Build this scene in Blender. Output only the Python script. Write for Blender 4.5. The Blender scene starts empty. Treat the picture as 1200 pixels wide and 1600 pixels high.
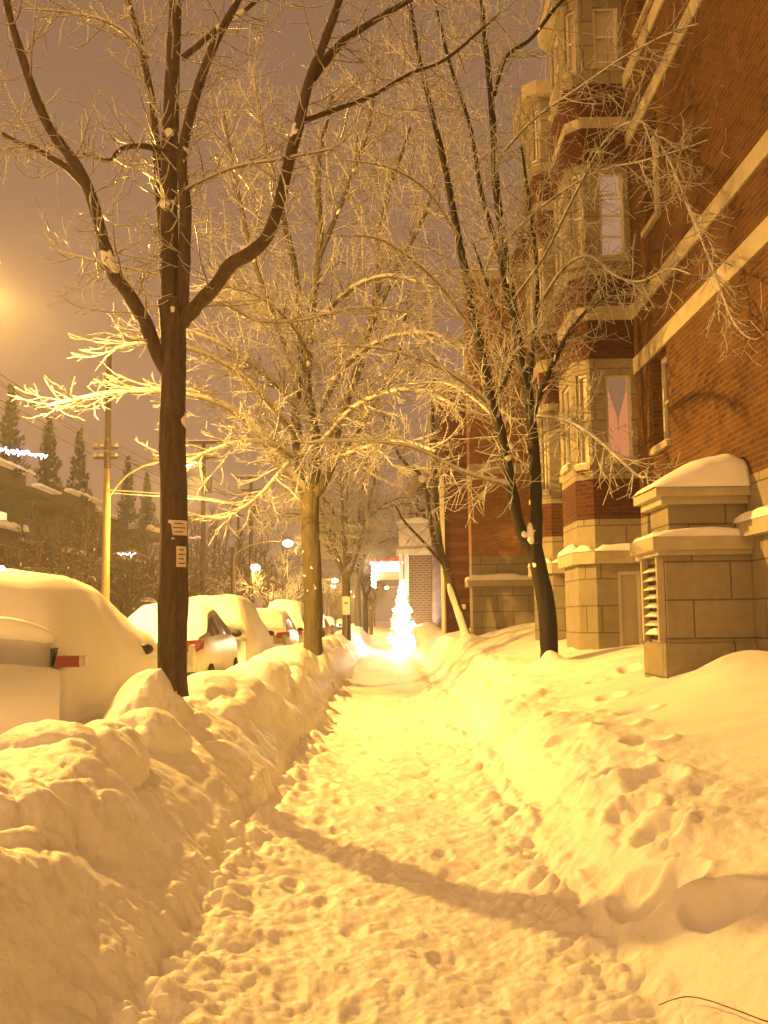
import bpy, math, random
import numpy as np
from mathutils import Matrix, Vector

S = bpy.context.scene
COL = S.collection
rad = math.radians

# ------------------------------------------------------------------ camera
CAM_H = 1.65
FPX = 1600.0                       # focal length in pixels of the 1200x1600 photograph
ROLL = rad(-0.7)
vx, vy = (605 - 600) / FPX, -(968 - 800) / FPX      # where the street's vanishing point sits
rx_ = vx * math.cos(ROLL) - vy * math.sin(ROLL)
ry_ = vx * math.sin(ROLL) + vy * math.cos(ROLL)
PITCH = math.atan2(-ry_, 1.0)
YAW = math.atan2(rx_, math.hypot(1.0, ry_))
CM = Matrix.Rotation(YAW, 4, 'Z') @ Matrix.Rotation(math.pi / 2 + PITCH, 4, 'X') @ Matrix.Rotation(ROLL, 4, 'Z')
cd = bpy.data.cameras.new('camera')
cam = bpy.data.objects.new('camera', cd)
COL.objects.link(cam)
cam.matrix_world = Matrix.Translation((0, 0, CAM_H)) @ CM
cd.sensor_fit = 'VERTICAL'
cd.sensor_height = 24.0
cd.sensor_width = 18.0
cd.lens = 24.0 * FPX / 1600.0
cd.clip_start = 0.05
cd.clip_end = 2000
S.camera = cam
R3 = np.array(CM.to_3x3())


def ray(px, py):
    v = R3 @ np.array([(px - 600) / FPX, -(py - 800) / FPX, -1.0])
    return v


def P(px, py, Y):
    """the point at street distance Y seen at a place of the photograph"""
    v = ray(px, py)
    t = Y / v[1]
    return np.array([0, 0, CAM_H]) + v * t


def PX(px, py, X):
    v = ray(px, py)
    return np.array([0, 0, CAM_H]) + v * (X / v[0])


# ------------------------------------------------------------------ world: overcast night sky lit by the town
W = bpy.data.worlds.new('World')
S.world = W
W.use_nodes = True
nt = W.node_tree
bg = nt.nodes['Background']
tc = nt.nodes.new('ShaderNodeTexCoord')
sp = nt.nodes.new('ShaderNodeSeparateXYZ')
nt.links.new(tc.outputs['Generated'], sp.inputs[0])
cr = nt.nodes.new('ShaderNodeValToRGB')
nt.links.new(sp.outputs['Z'], cr.inputs['Fac'])
cr.color_ramp.elements[0].position = 0.0
cr.color_ramp.elements[0].color = (0.265, 0.145, 0.09, 1)
cr.color_ramp.elements[1].position = 0.75
cr.color_ramp.elements[1].color = (0.165, 0.086, 0.042, 1)
e = cr.color_ramp.elements.new(0.25)
e.color = (0.24, 0.128, 0.078, 1)
# warm fill added to the unseen sky behind the camera, standing in for town glow
mr = nt.nodes.new('ShaderNodeMapRange')
mr.interpolation_type = 'SMOOTHSTEP'
mr.inputs['From Min'].default_value = 0.25
mr.inputs['From Max'].default_value = -0.55
nt.links.new(sp.outputs['Y'], mr.inputs['Value'])
mw = nt.nodes.new('ShaderNodeMix')
mw.data_type = 'RGBA'
nt.links.new(mr.outputs['Result'], mw.inputs['Factor'])
nt.links.new(cr.outputs['Color'], mw.inputs['A'])
mw.inputs['B'].default_value = (1.2, 0.58, 0.165, 1)
nt.links.new(mw.outputs['Result'], bg.inputs['Color'])
bg.inputs['Strength'].default_value = 1.0

S.view_settings.view_transform = 'Standard'
S.view_settings.look = 'None'
S.view_settings.exposure = 0.52
S.view_settings.gamma = 1.0
S.cycles.max_bounces = 6
S.cycles.diffuse_bounces = 3
S.cycles.glossy_bounces = 2
S.cycles.transmission_bounces = 2
S.cycles.volume_bounces = 0
S.cycles.sample_clamp_indirect = 4.0
S.cycles.use_denoising = True

SODIUM = (1.0, 0.53, 0.095)
LAMP_W = 8800.0


# ------------------------------------------------------------------ noise
def _h(ix, iy, seed):
    n = (ix.astype(np.int64) * 374761393 + iy.astype(np.int64) * 668265263 + seed * 1442695041) & 0xFFFFFFFF
    n = ((n ^ (n >> 13)) * 1274126177) & 0xFFFFFFFF
    n = ((n ^ (n >> 16)) * 2246822519) & 0xFFFFFFFF
    n = n ^ (n >> 15)
    return (n & 0xFFFFFF) / float(0x1000000)


def vnoise(x, y, seed=0):
    ix = np.floor(x); iy = np.floor(y)
    fx = x - ix; fy = y - iy
    fx = fx * fx * fx * (fx * (fx * 6 - 15) + 10); fy = fy * fy * fy * (fy * (fy * 6 - 15) + 10)
    a = _h(ix, iy, seed); b = _h(ix + 1, iy, seed); c = _h(ix, iy + 1, seed); d = _h(ix + 1, iy + 1, seed)
    return (a * (1 - fx) + b * fx) * (1 - fy) + (c * (1 - fx) + d * fx) * fy - 0.5


def fbm(x, y, seed=0, octs=4, gain=0.5):
    s = 0; a = 1.0
    for o in range(octs):
        s = s + a * vnoise(x * 2.0 ** o + o * 17.3, y * 2.0 ** o - o * 9.1, seed + o)
        a *= gain
    return s


def domes(x, y, cell, seed=0, rmin=0.35, rmax=0.75, keep=1.0):
    """rounded clods: 0..1"""
    x = x / cell; y = y / cell
    ix = np.floor(x); iy = np.floor(y)
    out = np.zeros_like(x)
    for dx in (-1, 0, 1):
        for dy in (-1, 0, 1):
            cx = ix + dx; cy = iy + dy
            ox = cx + _h(cx, cy, seed); oy = cy + _h(cx, cy, seed + 1)
            r = rmin + (rmax - rmin) * _h(cx, cy, seed + 2)
            asp = 0.65 + 0.7 * _h(cx, cy, seed + 4)
            d2 = (((x - ox) * asp) ** 2 + ((y - oy) / asp) ** 2) / (r * r)
            hgt = np.sqrt(np.maximum(0, 1 - d2)) * r * (0.5 + 0.5 * _h(cx, cy, seed + 5))
            hgt = np.where(_h(cx, cy, seed + 3) < keep, hgt, 0)
            out = np.maximum(out, hgt)
    return out


def ss(a, b, x):
    t = np.clip((x - a) / (b - a), 0, 1)
    return t * t * (3 - 2 * t)


# ------------------------------------------------------------------ snow height field
ROAD_Z = 0.28
MOUNDS = []      # x, y, rx, ry, h, power
FOOT = []


def ground_ray(px, py, z):
    v = ray(px, py)
    t = (z - CAM_H) / v[2]
    return v * t + np.array([0, 0, CAM_H])


for (px, py) in [(985, 1058), (955, 1075), (995, 1092), (965, 1105), (1010, 1122), (980, 1140), (1025, 1150), (985, 1165), (1030, 1185), (1000, 1215), (1045, 1220),
                 (1120, 1250), (905, 1085), (870, 1078), (890, 1105), (930, 1060)]:
    p = ground_ray(px, py, 0.82)
    FOOT.append((p[0], p[1], 0.11 + 0.03 * (px % 3), 0.16 + 0.03 * (py % 4), 0.075))
_r = np.random.default_rng(77)
for k in range(46):
    FOOT.append((_r.uniform(-0.62, 0.62), 3.6 + 0.42 * k + _r.uniform(-0.15, 0.15), 0.055 + 0.012 * _r.uniform(), 0.135 + 0.02 * _r.uniform(), 0.03))

MOUNDS += [(-2.3, 9.0, 0.45, 0.55, -0.22), (-1.85, 7.5, 0.45, 0.5, 0.12), (-2.2, 6.6, 0.6, 0.5, 0.12), (-1.62, 13.6, 0.35, 1.0, 0.12),
           (-1.75, 16.5, 0.4, 1.2, 0.16), (-1.7, 20.0, 0.35, 1.6, 0.12), (-1.7, 24.2, 0.4, 0.9, 0.2),
           (1.7, 6.2, 0.4, 0.7, 0.04), (1.75, 8.6, 0.35, 0.6, 0.08), (1.68, 10.6, 0.4, 0.8, 0.14),
           (1.6, 13.2, 0.4, 0.9, 0.12), 
           (2.68, 16.85, 0.24, 0.24, 0.30), (2.95, 16.6, 0.3, 0.25, 0.08), (-2.12, 9.95, 0.3, 0.35, 0.16), (3.9, 11.3, 0.7, 0.7, 0.2), (2.1, 27.5, 0.5, 0.8, 0.25),
           (1.75, 46.0, 0.5, 3.0, 0.9), (0.9, 53.0, 0.6, 0.8, 0.25)]


def c_fine(x, y):
    return fbm(x * 14, y * 14, 181, 3)


def hfun(x, y, split=False):
    x = np.asarray(x, float); y = np.asarray(y, float)
    n1 = fbm(x * 0.45, y * 0.45, 3, 3)
    n2 = fbm(x * 2.2, y * 2.2, 11, 3)
    eL = -1.05 + 0.16 * vnoise(y * 0.55, y * 0 + 2.5, 21) + 0.12 * vnoise(y * 2.1, y * 0 + 7.5, 22) + 0.07 * n2
    eR = 1.0 + 0.16 * vnoise(y * 0.6, y * 0 + 12.5, 31) + 0.12 * vnoise(y * 2.3, y * 0 + 17.5, 32) + 0.08 * n2
    far = 1 - ss(58, 75, y)
    sL = -1.05 + 0.14 * vnoise(y * 0.4, y * 0 + 2.5, 21)
    sR = 1.0 + 0.14 * vnoise(y * 0.4, y * 0 + 12.5, 31)
    eL0 = eL; eR0 = eR
    eL = sL; eR = sR
    # left bank
    HL = (0.90 - 0.13 * (1 - ss(5.5, 8.5, y)) + 0.22 * vnoise(y * 0.28, y * 0 + 40.5, 41) + 0.03 * ss(12, 28, y)) * (0.45 + 0.55 * far)
    tL = np.clip((eL - x) / (1.0 + 0.08 * (1 - ss(5.5, 9.0, y))), 0, 1)
    up = 1 - (1 - tL) ** 1.75
    up = up * ss(0, 0.10, tL)
    downL = ss(-3.05, -2.35 + 0.25 * vnoise(y * 0.7, y * 0 + 3.5, 43), x)
    zL = ROAD_Z + (HL - ROAD_Z) * downL
    left = np.where(x < eL, np.where(tL < 1, up * HL, zL), 0)
    maskL = ss(0.1, 0.5, tL) * (0.25 + 0.75 * downL)
    # right bank and lawn
    HR = 0.52 + 0.12 * vnoise(y * 0.5, y * 0 + 60.5, 51)
    tR = np.clip((x - eR) / (0.95 + 0.15 * ss(9, 16, y)), 0, 1)
    upR = (1 - (1 - tR) ** 1.7) * ss(0, 0.1, tR)
    lawn = 0.52 * ss(1.5, 4.3, x) + 0.45 * ss(10, 32, y) * ss(1.3, 2.2, x) + 0.07 * n1
    right = np.where(x > eR, upR * HR + lawn * tR, 0) * (0.35 + 0.65 * far)
    maskR = ss(0.15, 0.6, tR) * (1 - ss(1.9, 2.7, x))
    z = np.where(x < 0, left, right)
    base = z
    xs = np.where(x < 0, x - 0.95 * z, x + 0.95 * z)      # arc-length along the slopes, so that lumps keep their shape there
    kb = ss(0.0, 0.35, np.maximum(tL, tR))
    n2 = n2 * (1 - kb) + kb * fbm(xs * 2.2, y * 2.2, 11, 3)
    # big and middle shovelled lumps on both banks
    big = domes(xs + 0.2 * n2, y + 0.15 * n1, 0.95, 61, 0.4, 0.8, 0.8)
    mid = domes(xs + 0.06 * n2, y, 0.42, 71, 0.3, 0.7, 0.55)
    sml = domes(xs, y, 0.16, 81, 0.25, 0.65, 0.5)
    bank = np.where(x < 0, maskL, maskR)
    near = np.where(x > 0, 0.18 + 0.82 * ss(5.0, 7.0, y), 1.0)
    bank = bank * near
    slab = np.minimum(1.0, 3.2 * domes(xs + 0.10 * n2, y + 0.10 * n1, 0.62, 161, 0.30, 0.62, 0.42))
    slab2 = np.minimum(1.0, 4.0 * domes(xs + 0.05 * n2, y, 0.27, 165, 0.28, 0.6, 0.35))
    rag = np.abs(fbm(xs * 3.4, y * 3.4, 171, 4))
    chunk = ss(0.1, 0.5, vnoise(xs * 0.9, y * 0.5, 66) + 0.35)
    z = z + bank * np.where(x < 0, (0.52 * big - 0.16) * ss(0.12, 0.75, tL), (0.30 * big - 0.09) * 0.3) + bank * (0.17 * mid) * np.where(x < 0, 0.2 + 0.45 * chunk * ss(0.25, 0.7, tL), 0.7 * chunk) + bank * 0.035 * n2
    z = z + bank * np.where(x < 0, ss(0.15, 0.6, tL), 1.0) * np.where(x < 0, 0.06 * slab + 0.015 * slab2, 0.05 * slab + 0.025 * slab2) * (0.4 + 0.6 * chunk)
    z = z + (ss(0.02, 0.3, tL) + ss(0.02, 0.3, tR) * (1 - ss(2.0, 2.8, x)) * (0.3 + 0.7 * near)) * (0.028 * rag + 0.016 * c_fine(xs, y))
    z = z + maskR * near * 0.05 * sml * chunk
    # trodden path: churned clods, deeper toward the edges
    path = (1 - ss(0.02, 0.22, tL)) * (1 - ss(0.02, 0.25, tR))
    edge = np.clip(np.maximum(ss(-0.35, -1.05, x), ss(0.45, 1.0, x)), 0, 1)
    c1 = domes(x + 0.03 * n2, y, 0.20, 91, 0.3, 0.75, 0.75)
    c2 = domes(x, y + 0.02 * n2, 0.095, 95, 0.3, 0.75, 0.8)
    c3 = domes(x, y, 0.05, 99, 0.3, 0.7, 0.7)
    lump = np.where(x < 0, edge, edge * (0.35 + 0.65 * near) * 0.6)
    z = z + path * ((0.008 + 0.085 * lump) * c1 + (0.013 + 0.03 * lump) * c2 + 0.018 * c3 + 0.022 * fbm(x * 6.5, y * 6.5, 141, 3) + 0.03 * n2 + 0.05 * n1 - 0.01)
    foot = domes(x * 1.7 + 0.1 * n2, y * 0.85, 0.33, 105, 0.3, 0.5, 0.7)
    z = z - path * (1 - 0.5 * edge) * 0.032 * foot
    z = z + path * 0.05 * edge
    # mixed rubble where path meets banks
    foot_l = np.exp(-((x - eL0) / 0.17) ** 2) + np.exp(-((x - eR0) / 0.17) ** 2)
    z = z + foot_l * (0.09 * c1 + 0.05 * c2) * far * (0.25 + 0.75 * near)
    # road ruts
    road = 1 - ss(-3.4, -2.9, x)
    z = z + road * (0.05 * fbm(x * 1.6, y * 0.25, 121, 3) + 0.02 * c1)
    # lawn: faint drift ripples and small dimples
    lm = ss(2.0, 2.8, x) * (1 - ss(30, 40, y))
    z = z + lm * (0.02 * np.sin((y * 1.0 + x * 0.35 + 0.6 * n1) * 7.0) * ss(-0.1, 0.3, vnoise(x * 0.6, y * 0.6, 131)) + 0.012 * n2 - 0.04 * domes(x, y, 0.6, 135, 0.08, 0.2, 0.25))
    for (mx, my, rx, ry, hh) in MOUNDS:
        d2 = ((x - mx) / rx) ** 2 + ((y - my) / ry) ** 2
        z = z + hh * np.exp(-d2 * 1.3)
    for (mx, my, rx, ry, hh) in FOOT:
        d2 = ((x - mx + 0.04 * n2) / rx) ** 2 + ((y - my + 0.05 * n2) / ry) ** 2
        z = z - hh * np.exp(-d2 ** 2) + (0.38 * hh if hh > 0.06 else 0.2 * hh) * np.exp(-((np.sqrt(d2) - 1.35) / 0.3) ** 2)
    # ploughed berm where the side street crosses
    z = z + 0.62 * np.exp(-((y - 63 - 0.4 * x) / 1.5) ** 2) * (1 - ss(3.0, 5.0, np.abs(x))) * (0.8 + 0.6 * n1)
    z = np.where(y > 75, z * (1 - 0.7 * ss(75, 110, y)), z)
    if split:
        return base, z - base
    return z


def gz(x, y):
    return float(hfun(np.array([x]), np.array([y]))[0])


# ------------------------------------------------------------------ materials
def newmat(name):
    m = bpy.data.materials.new(name)
    m.use_nodes = True
    return m, m.node_tree, m.node_tree.nodes['Principled BSDF']


def nd(t, kind, **kw):
    n = t.nodes.new('ShaderNode' + kind)
    for k, v in kw.items():
        setattr(n, k, v)
    return n


def noise(t, scale, detail=4, rough=0.55, coord=None, dims='3D'):
    n = nd(t, 'TexNoise')
    n.inputs['Scale'].default_value = scale
    n.inputs['Detail'].default_value = detail
    n.inputs['Roughness'].default_value = rough
    if coord is None:
        c = nd(t, 'TexCoord')
        t.links.new(c.outputs['Object'], n.inputs['Vector'])
    else:
        t.links.new(coord, n.inputs['Vector'])
    return n


def ramp(t, fac, stops):
    r = nd(t, 'ValToRGB')
    els = r.color_ramp.elements
    while len(els) < len(stops):
        els.new(0.5)
    for e_, (p_, c_) in zip(els, stops):
        e_.position = p_
        e_.color = (*c_, 1)
    t.links.new(fac, r.inputs['Fac'])
    return r


def bump(t, h, bsdf, strength=0.3, dist=0.02):
    b = nd(t, 'Bump')
    b.inputs['Strength'].default_value = strength
    b.inputs['Distance'].default_value = dist
    t.links.new(h, b.inputs['Height'])
    t.links.new(b.outputs['Normal'], bsdf.inputs['Normal'])
    return b


def mat_snow(name='snow', rough=0.5, spec=0.35, bs=0.5):
    m, t, b = newmat(name)
    n1 = noise(t, 1.3, 5)
    r = ramp(t, n1.outputs['Fac'], [(0.3, (0.80, 0.80, 0.81)), (0.7, (0.90, 0.90, 0.91))])
    t.links.new(r.outputs['Color'], b.inputs['Base Color'])
    b.inputs['Roughness'].default_value = rough
    b.inputs['Specular IOR Level'].default_value = spec
    n2 = noise(t, 38, 6, 0.65)
    n3 = noise(t, 160, 3, 0.6)
    a = nd(t, 'Math', operation='MULTIPLY_ADD')
    t.links.new(n3.outputs['Fac'], a.inputs[0])
    a.inputs[1].default_value = 0.35
    t.links.new(n2.outputs['Fac'], a.inputs[2])
    bump(t, a.outputs[0], b, bs, 0.02)
    return m


def mat_plain(name, col, rough=0.6, metal=0.0, var=0.12, scale=6.0, bs=0.0, spec=0.4):
    m, t, b = newmat(name)
    n = noise(t, scale, 5)
    lo = tuple(max(0, c * (1 - var)) for c in col); hi = tuple(min(1, c * (1 + var)) for c in col)
    r = ramp(t, n.outputs['Fac'], [(0.3, lo), (0.7, hi)])
    t.links.new(r.outputs['Color'], b.inputs['Base Color'])
    b.inputs['Roughness'].default_value = rough
    b.inputs['Metallic'].default_value = metal
    b.inputs['Specular IOR Level'].default_value = spec
    if bs:
        bump(t, n.outputs['Fac'], b, bs, 0.02)
    return m


def mat_bark(name, dark, light, lo=0.35, hi=0.6, wob=0.5, nscale=9.0, patch=0.0, gloss=0.75):
    """bark that carries snow on whatever faces up"""
    m, t, b = newmat(name)
    g = nd(t, 'NewGeometry')
    s = nd(t, 'SeparateXYZ')
    t.links.new(g.outputs['Normal'], s.inputs[0])
    c = nd(t, 'TexCoord')
    mp = nd(t, 'Mapping')
    mp.inputs['Scale'].default_value = (1, 1, 0.18)
    t.links.new(c.outputs['Object'], mp.inputs['Vector'])
    bk = noise(t, 22, 6, 0.7, mp.outputs['Vector'])
    base = ramp(t, bk.outputs['Fac'], [(0.3, dark), (0.75, light)])
    w = noise(t, nscale, 3, 0.6)
    a = nd(t, 'Math', operation='MULTIPLY_ADD')
    t.links.new(w.outputs['Fac'], a.inputs[0])
    a.inputs[1].default_value = wob
    t.links.new(s.outputs['Z'], a.inputs[2])
    mr = nd(t, 'MapRange')
    mr.inputs['From Min'].default_value = lo + wob * 0.5
    mr.inputs['From Max'].default_value = hi + wob * 0.5
    t.links.new(a.outputs[0], mr.inputs['Value'])
    mx = nd(t, 'Mix', data_type='RGBA')
    if patch:
        pn = noise(t, 3.2, 3, 0.5)
        pr = nd(t, 'MapRange'); pr.inputs['From Min'].default_value = patch; pr.inputs['From Max'].default_value = patch + 0.02
        t.links.new(pn.outputs['Fac'], pr.inputs['Value'])
        mm_ = nd(t, 'Math', operation='MAXIMUM'); t.links.new(mr.outputs['Result'], mm_.inputs[0]); t.links.new(pr.outputs['Result'], mm_.inputs[1])
        t.links.new(mm_.outputs[0], mx.inputs['Factor'])
    else:
        t.links.new(mr.outputs['Result'], mx.inputs['Factor'])
    t.links.new(base.outputs['Color'], mx.inputs['A'])
    mx.inputs['B'].default_value = (0.86, 0.86, 0.87, 1)
    t.links.new(mx.outputs['Result'], b.inputs['Base Color'])
    b.inputs['Roughness'].default_value = gloss
    b.inputs['Specular IOR Level'].default_value = 0.3 if gloss > 0.6 else 0.7
    bump(t, bk.outputs['Fac'], b, 0.6, 0.03)
    if gloss < 0.6:
        # the thin snow sleeve on a twig lets some light through
        tr = nd(t, 'BsdfTranslucent'); tr.inputs['Color'].default_value = (0.85, 0.82, 0.78, 1)
        ms_ = nd(t, 'MixShader')
        q_ = nd(t, 'Math', operation='MULTIPLY'); q_.inputs[1].default_value = 0.45
        t.links.new(mr.outputs['Result'], q_.inputs[0])
        t.links.new(q_.outputs[0], ms_.inputs['Fac'])
        t.links.new(b.outputs[0], ms_.inputs[1]); t.links.new(tr.outputs[0], ms_.inputs[2])
        t.links.new(ms_.outputs[0], t.nodes['Material Output'].inputs['Surface'])
    return m


def mat_brick(name, c1, c2, mortar, scale=1.0, bw=0.215, rh=0.075, ms=0.010, stain=0.35, band=0.0):
    m, t, b = newmat(name)
    uv = nd(t, 'UVMap')
    br = nd(t, 'TexBrick')
    br.inputs['Scale'].default_value = scale
    br.inputs['Brick Width'].default_value = bw
    br.inputs['Row Height'].default_value = rh
    br.inputs['Mortar Size'].default_value = ms
    br.inputs['Mortar Smooth'].default_value = 0.2
    br.inputs['Bias'].default_value = 0.0
    br.inputs['Color1'].default_value = (*c1, 1)
    br.inputs['Color2'].default_value = (*c2, 1)
    br.inputs['Mortar'].default_value = (*mortar, 1)
    t.links.new(uv.outputs['UV'], br.inputs['Vector'])
    n = noise(t, 0.9, 6, 0.65)
    r = ramp(t, n.outputs['Fac'], [(0.25, (1 - stain,) * 3), (0.75, (1.0,) * 3)])
    mx = nd(t, 'Mix', data_type='RGBA', blend_type='MULTIPLY')
    mx.inputs['Factor'].default_value = 1.0
    t.links.new(br.outputs['Color'], mx.inputs['A'])
    t.links.new(r.outputs['Color'], mx.inputs['B'])
    out = mx.outputs['Result']
    n5 = noise(t, 7, 4, 0.6)
    r5 = ramp(t, n5.outputs['Fac'], [(0.3, (0.82,) * 3), (0.7, (1.0,) * 3)])
    mx2 = nd(t, 'Mix', data_type='RGBA', blend_type='MULTIPLY')
    mx2.inputs['Factor'].default_value = 1.0
    t.links.new(out, mx2.inputs['A'])
    t.links.new(r5.outputs['Color'], mx2.inputs['B'])
    out = mx2.outputs['Result']
    if band:
        sx = nd(t, 'SeparateXYZ')
        t.links.new(uv.outputs['UV'], sx.inputs[0])
        q = nd(t, 'Math', operation='MULTIPLY'); q.inputs[1].default_value = 2 * math.pi / band
        t.links.new(sx.outputs['Y'], q.inputs[0])
        q2 = nd(t, 'Math', operation='SINE'); t.links.new(q.outputs[0], q2.inputs[0])
        r6 = ramp(t, q2.outputs[0], [(0.35, (0.7, 0.6, 0.6)), (0.65, (1.0, 1.0, 1.0))])
        mx3 = nd(t, 'Mix', data_type='RGBA', blend_type='MULTIPLY'); mx3.inputs['Factor'].default_value = 1.0
        t.links.new(out, mx3.inputs['A']); t.links.new(r6.outputs['Color'], mx3.inputs['B'])
        out = mx3.outputs['Result']
    t.links.new(out, b.inputs['Base Color'])
    b.inputs['Roughness'].default_value = 0.85
    b.inputs['Specular IOR Level'].default_value = 0.2
    inv = nd(t, 'Math', operation='MULTIPLY_ADD')
    t.links.new(br.outputs['Fac'], inv.inputs[0])
    inv.inputs[1].default_value = -1.0
    n6 = noise(t, 45, 4, 0.6)
    t.links.new(n6.outputs['Fac'], inv.inputs[2])
    bump(t, inv.outputs[0], b, 0.5, 0.008)
    return m


def mat_emit(name, col, strength):
    m = bpy.data.materials.new(name)
    m.use_nodes = True
    t = m.node_tree
    for n in list(t.nodes):
        t.nodes.remove(n)
    o = nd(t, 'OutputMaterial')
    e_ = nd(t, 'Emission')
    e_.inputs['Color'].default_value = (*col, 1)
    e_.inputs['Strength'].default_value = strength
    t.links.new(e_.outputs[0], o.inputs['Surface'])
    return m


M = {}
M['snow'] = mat_snow()
M['snow_soft'] = mat_snow('soft_snow', 0.6, 0.25, 0.3)
M['bark_hero'] = mat_bark('maple_bark', (0.034, 0.021, 0.014), (0.125, 0.082, 0.055), 0.55, 0.75, 0.6, 6, 0.655)
M['bark_mid'] = mat_bark('linden_bark', (0.05, 0.04, 0.025), (0.15, 0.125, 0.07), 0.45, 0.65, 0.5, 6, 0.665)
M['bark_dark'] = mat_bark('dark_bark', (0.008, 0.006, 0.005), (0.026, 0.018, 0.014), 0.5, 0.7, 0.5, 6, 0.67)
M['twig'] = mat_bark('snowy_twig', (0.05, 0.035, 0.02), (0.12, 0.085, 0.05), -0.7, -0.05, 0.6, 12, 0.0, 0.35)
M['twig_bare'] = mat_bark('bare_twig', (0.03, 0.02, 0.013), (0.08, 0.055, 0.035), 0.35, 0.7, 0.7, 5)
M['twig_far'] = mat_bark('far_twig', (0.03, 0.017, 0.009), (0.075, 0.043, 0.02), 0.7, 1.0, 0.6, 3)
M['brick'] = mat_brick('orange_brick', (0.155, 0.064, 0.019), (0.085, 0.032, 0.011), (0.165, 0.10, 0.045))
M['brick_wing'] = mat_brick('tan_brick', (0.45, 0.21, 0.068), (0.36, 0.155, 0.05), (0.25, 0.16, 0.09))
M['brick_red'] = mat_brick('dark_red_brick', (0.12, 0.034, 0.016), (0.075, 0.021, 0.012), (0.12, 0.065, 0.038))
M['brick_row'] = mat_brick('row_brick', (0.19, 0.06, 0.035), (0.13, 0.042, 0.026), (0.17, 0.095, 0.065), band=0.55)
M['brick_far'] = mat_brick('banded_brick', (0.16, 0.07, 0.03), (0.12, 0.05, 0.025), (0.36, 0.26, 0.15), bw=0.34, rh=0.13, ms=0.035)
M['stone'] = mat_brick('limestone', (0.36, 0.31, 0.23), (0.31, 0.265, 0.195), (0.16, 0.13, 0.095), bw=0.92, rh=0.46, ms=0.012, stain=0.3)
M['stone_band'] = mat_plain('cut_stone', (0.40, 0.345, 0.255), 0.8, 0, 0.14, 4, 0.15)
M['frame'] = mat_plain('white_frame', (0.62, 0.58, 0.50), 0.5, 0, 0.06, 3)
M['glass'] = mat_plain('dark_glass', (0.05, 0.045, 0.04), 0.08, 0, 0.1, 1.5, 0, 0.8)
M['blind'] = mat_plain('window_blind', (0.42, 0.36, 0.30), 0.5, 0, 0.1, 2)
M['pane_grey'] = mat_plain('frosted_pane', (0.42, 0.37, 0.30), 0.25, 0, 0.12, 2)
M['dark'] = mat_plain('black_plastic', (0.02, 0.019, 0.018), 0.5)
M['rubber'] = mat_plain('tyre_rubber', (0.025, 0.024, 0.023), 0.9)
M['rim'] = mat_plain('wheel_rim', (0.35, 0.34, 0.32), 0.4, 0.8)
M['paint_silver'] = mat_plain('champagne_paint', (0.46, 0.44, 0.40), 0.35, 0.2, 0.1, 5)
M['paint_gold'] = mat_plain('tan_paint', (0.48, 0.42, 0.28), 0.35, 0.1, 0.1, 5)
M['paint_dark'] = mat_plain('dark_red_paint', (0.10, 0.02, 0.018), 0.3, 0.1, 0.1, 5)
M['paint_grey'] = mat_plain('grey_paint', (0.22, 0.21, 0.20), 0.35, 0.2, 0.1, 5)
M['red_lens'] = mat_plain('red_lens', (0.17, 0.006, 0.006), 0.2, 0, 0.08, 8, 0, 0.7)
M['plate'] = mat_plain('plate_white', (0.65, 0.62, 0.56), 0.5)
M['metal_pole'] = mat_plain('galvanised_pole', (0.24, 0.19, 0.09), 0.5, 0.15, 0.15, 5)
M['wood_pole'] = mat_plain('creosote_pole', (0.06, 0.04, 0.028), 0.85, 0, 0.25, 6, 0.2)
M['wire'] = mat_plain('wire', (0.04, 0.032, 0.026), 0.7)
M['ceramic'] = mat_plain('insulator', (0.55, 0.45, 0.35), 0.3)
M['paper'] = mat_plain('weathered_paper', (0.60, 0.55, 0.48), 0.8, 0, 0.12, 14)
M['ink'] = mat_plain('faded_ink', (0.14, 0.11, 0.09), 0.8)
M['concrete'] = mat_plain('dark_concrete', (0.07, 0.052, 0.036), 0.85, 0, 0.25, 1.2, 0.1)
M['conifer'] = mat_plain('conifer_green', (0.032, 0.032, 0.016), 0.85, 0, 0.3, 3)
M['white_trim'] = mat_plain('white_trim', (0.66, 0.60, 0.48), 0.6, 0, 0.08, 2)
M['cream'] = mat_plain('cream_render', (0.52, 0.43, 0.29), 0.75, 0, 0.12, 1.5)
M['green_xmas'] = mat_plain('fir_green', (0.05, 0.09, 0.04), 0.8, 0, 0.3, 8)
M['red_sign'] = mat_plain('red_trim', (0.40, 0.05, 0.03), 0.4)
M['lamp'] = mat_emit('sodium_lens', (1.0, 0.74, 0.38), 60)
M['lamp_far'] = mat_emit('far_sodium_lens', (1.0, 0.70, 0.34), 40)
M['bulb'] = mat_emit('warm_bulb', (1.0, 0.80, 0.52), 110)
M['bulb_blue'] = mat_emit('cool_bulb', (0.62, 0.66, 1.0), 14)
M['bulb_red'] = mat_emit('red_bulb', (1.0, 0.22, 0.16), 3.0)
M['bulb_pink'] = mat_emit('pink_bulb', (1.0, 0.62, 0.55), 5)
M['sign_lit'] = mat_emit('sign_panel', (1.0, 0.90, 0.74), 2.2)
M['head_lit'] = mat_emit('headlight', (1.0, 0.86, 0.58), 60)
M['glow_pink'] = mat_emit('curtain_glow', (1.0, 0.34, 0.13), 0.48)
M['glow_room'] = mat_emit('room_glow', (0.75, 0.38, 0.17), 0.28)
M['glow_white'] = mat_emit('blind_glow', (1.0, 0.56, 0.32), 0.30)
M['glow_lilac'] = mat_emit('lilac_glow', (1.0, 0.58, 0.48), 0.5)
M['glow_warm'] = mat_emit('warm_glow', (1.0, 0.62, 0.22), 1.3)
M['glow_far'] = mat_emit('far_window', (1.0, 0.62, 0.28), 1.2)


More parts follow.
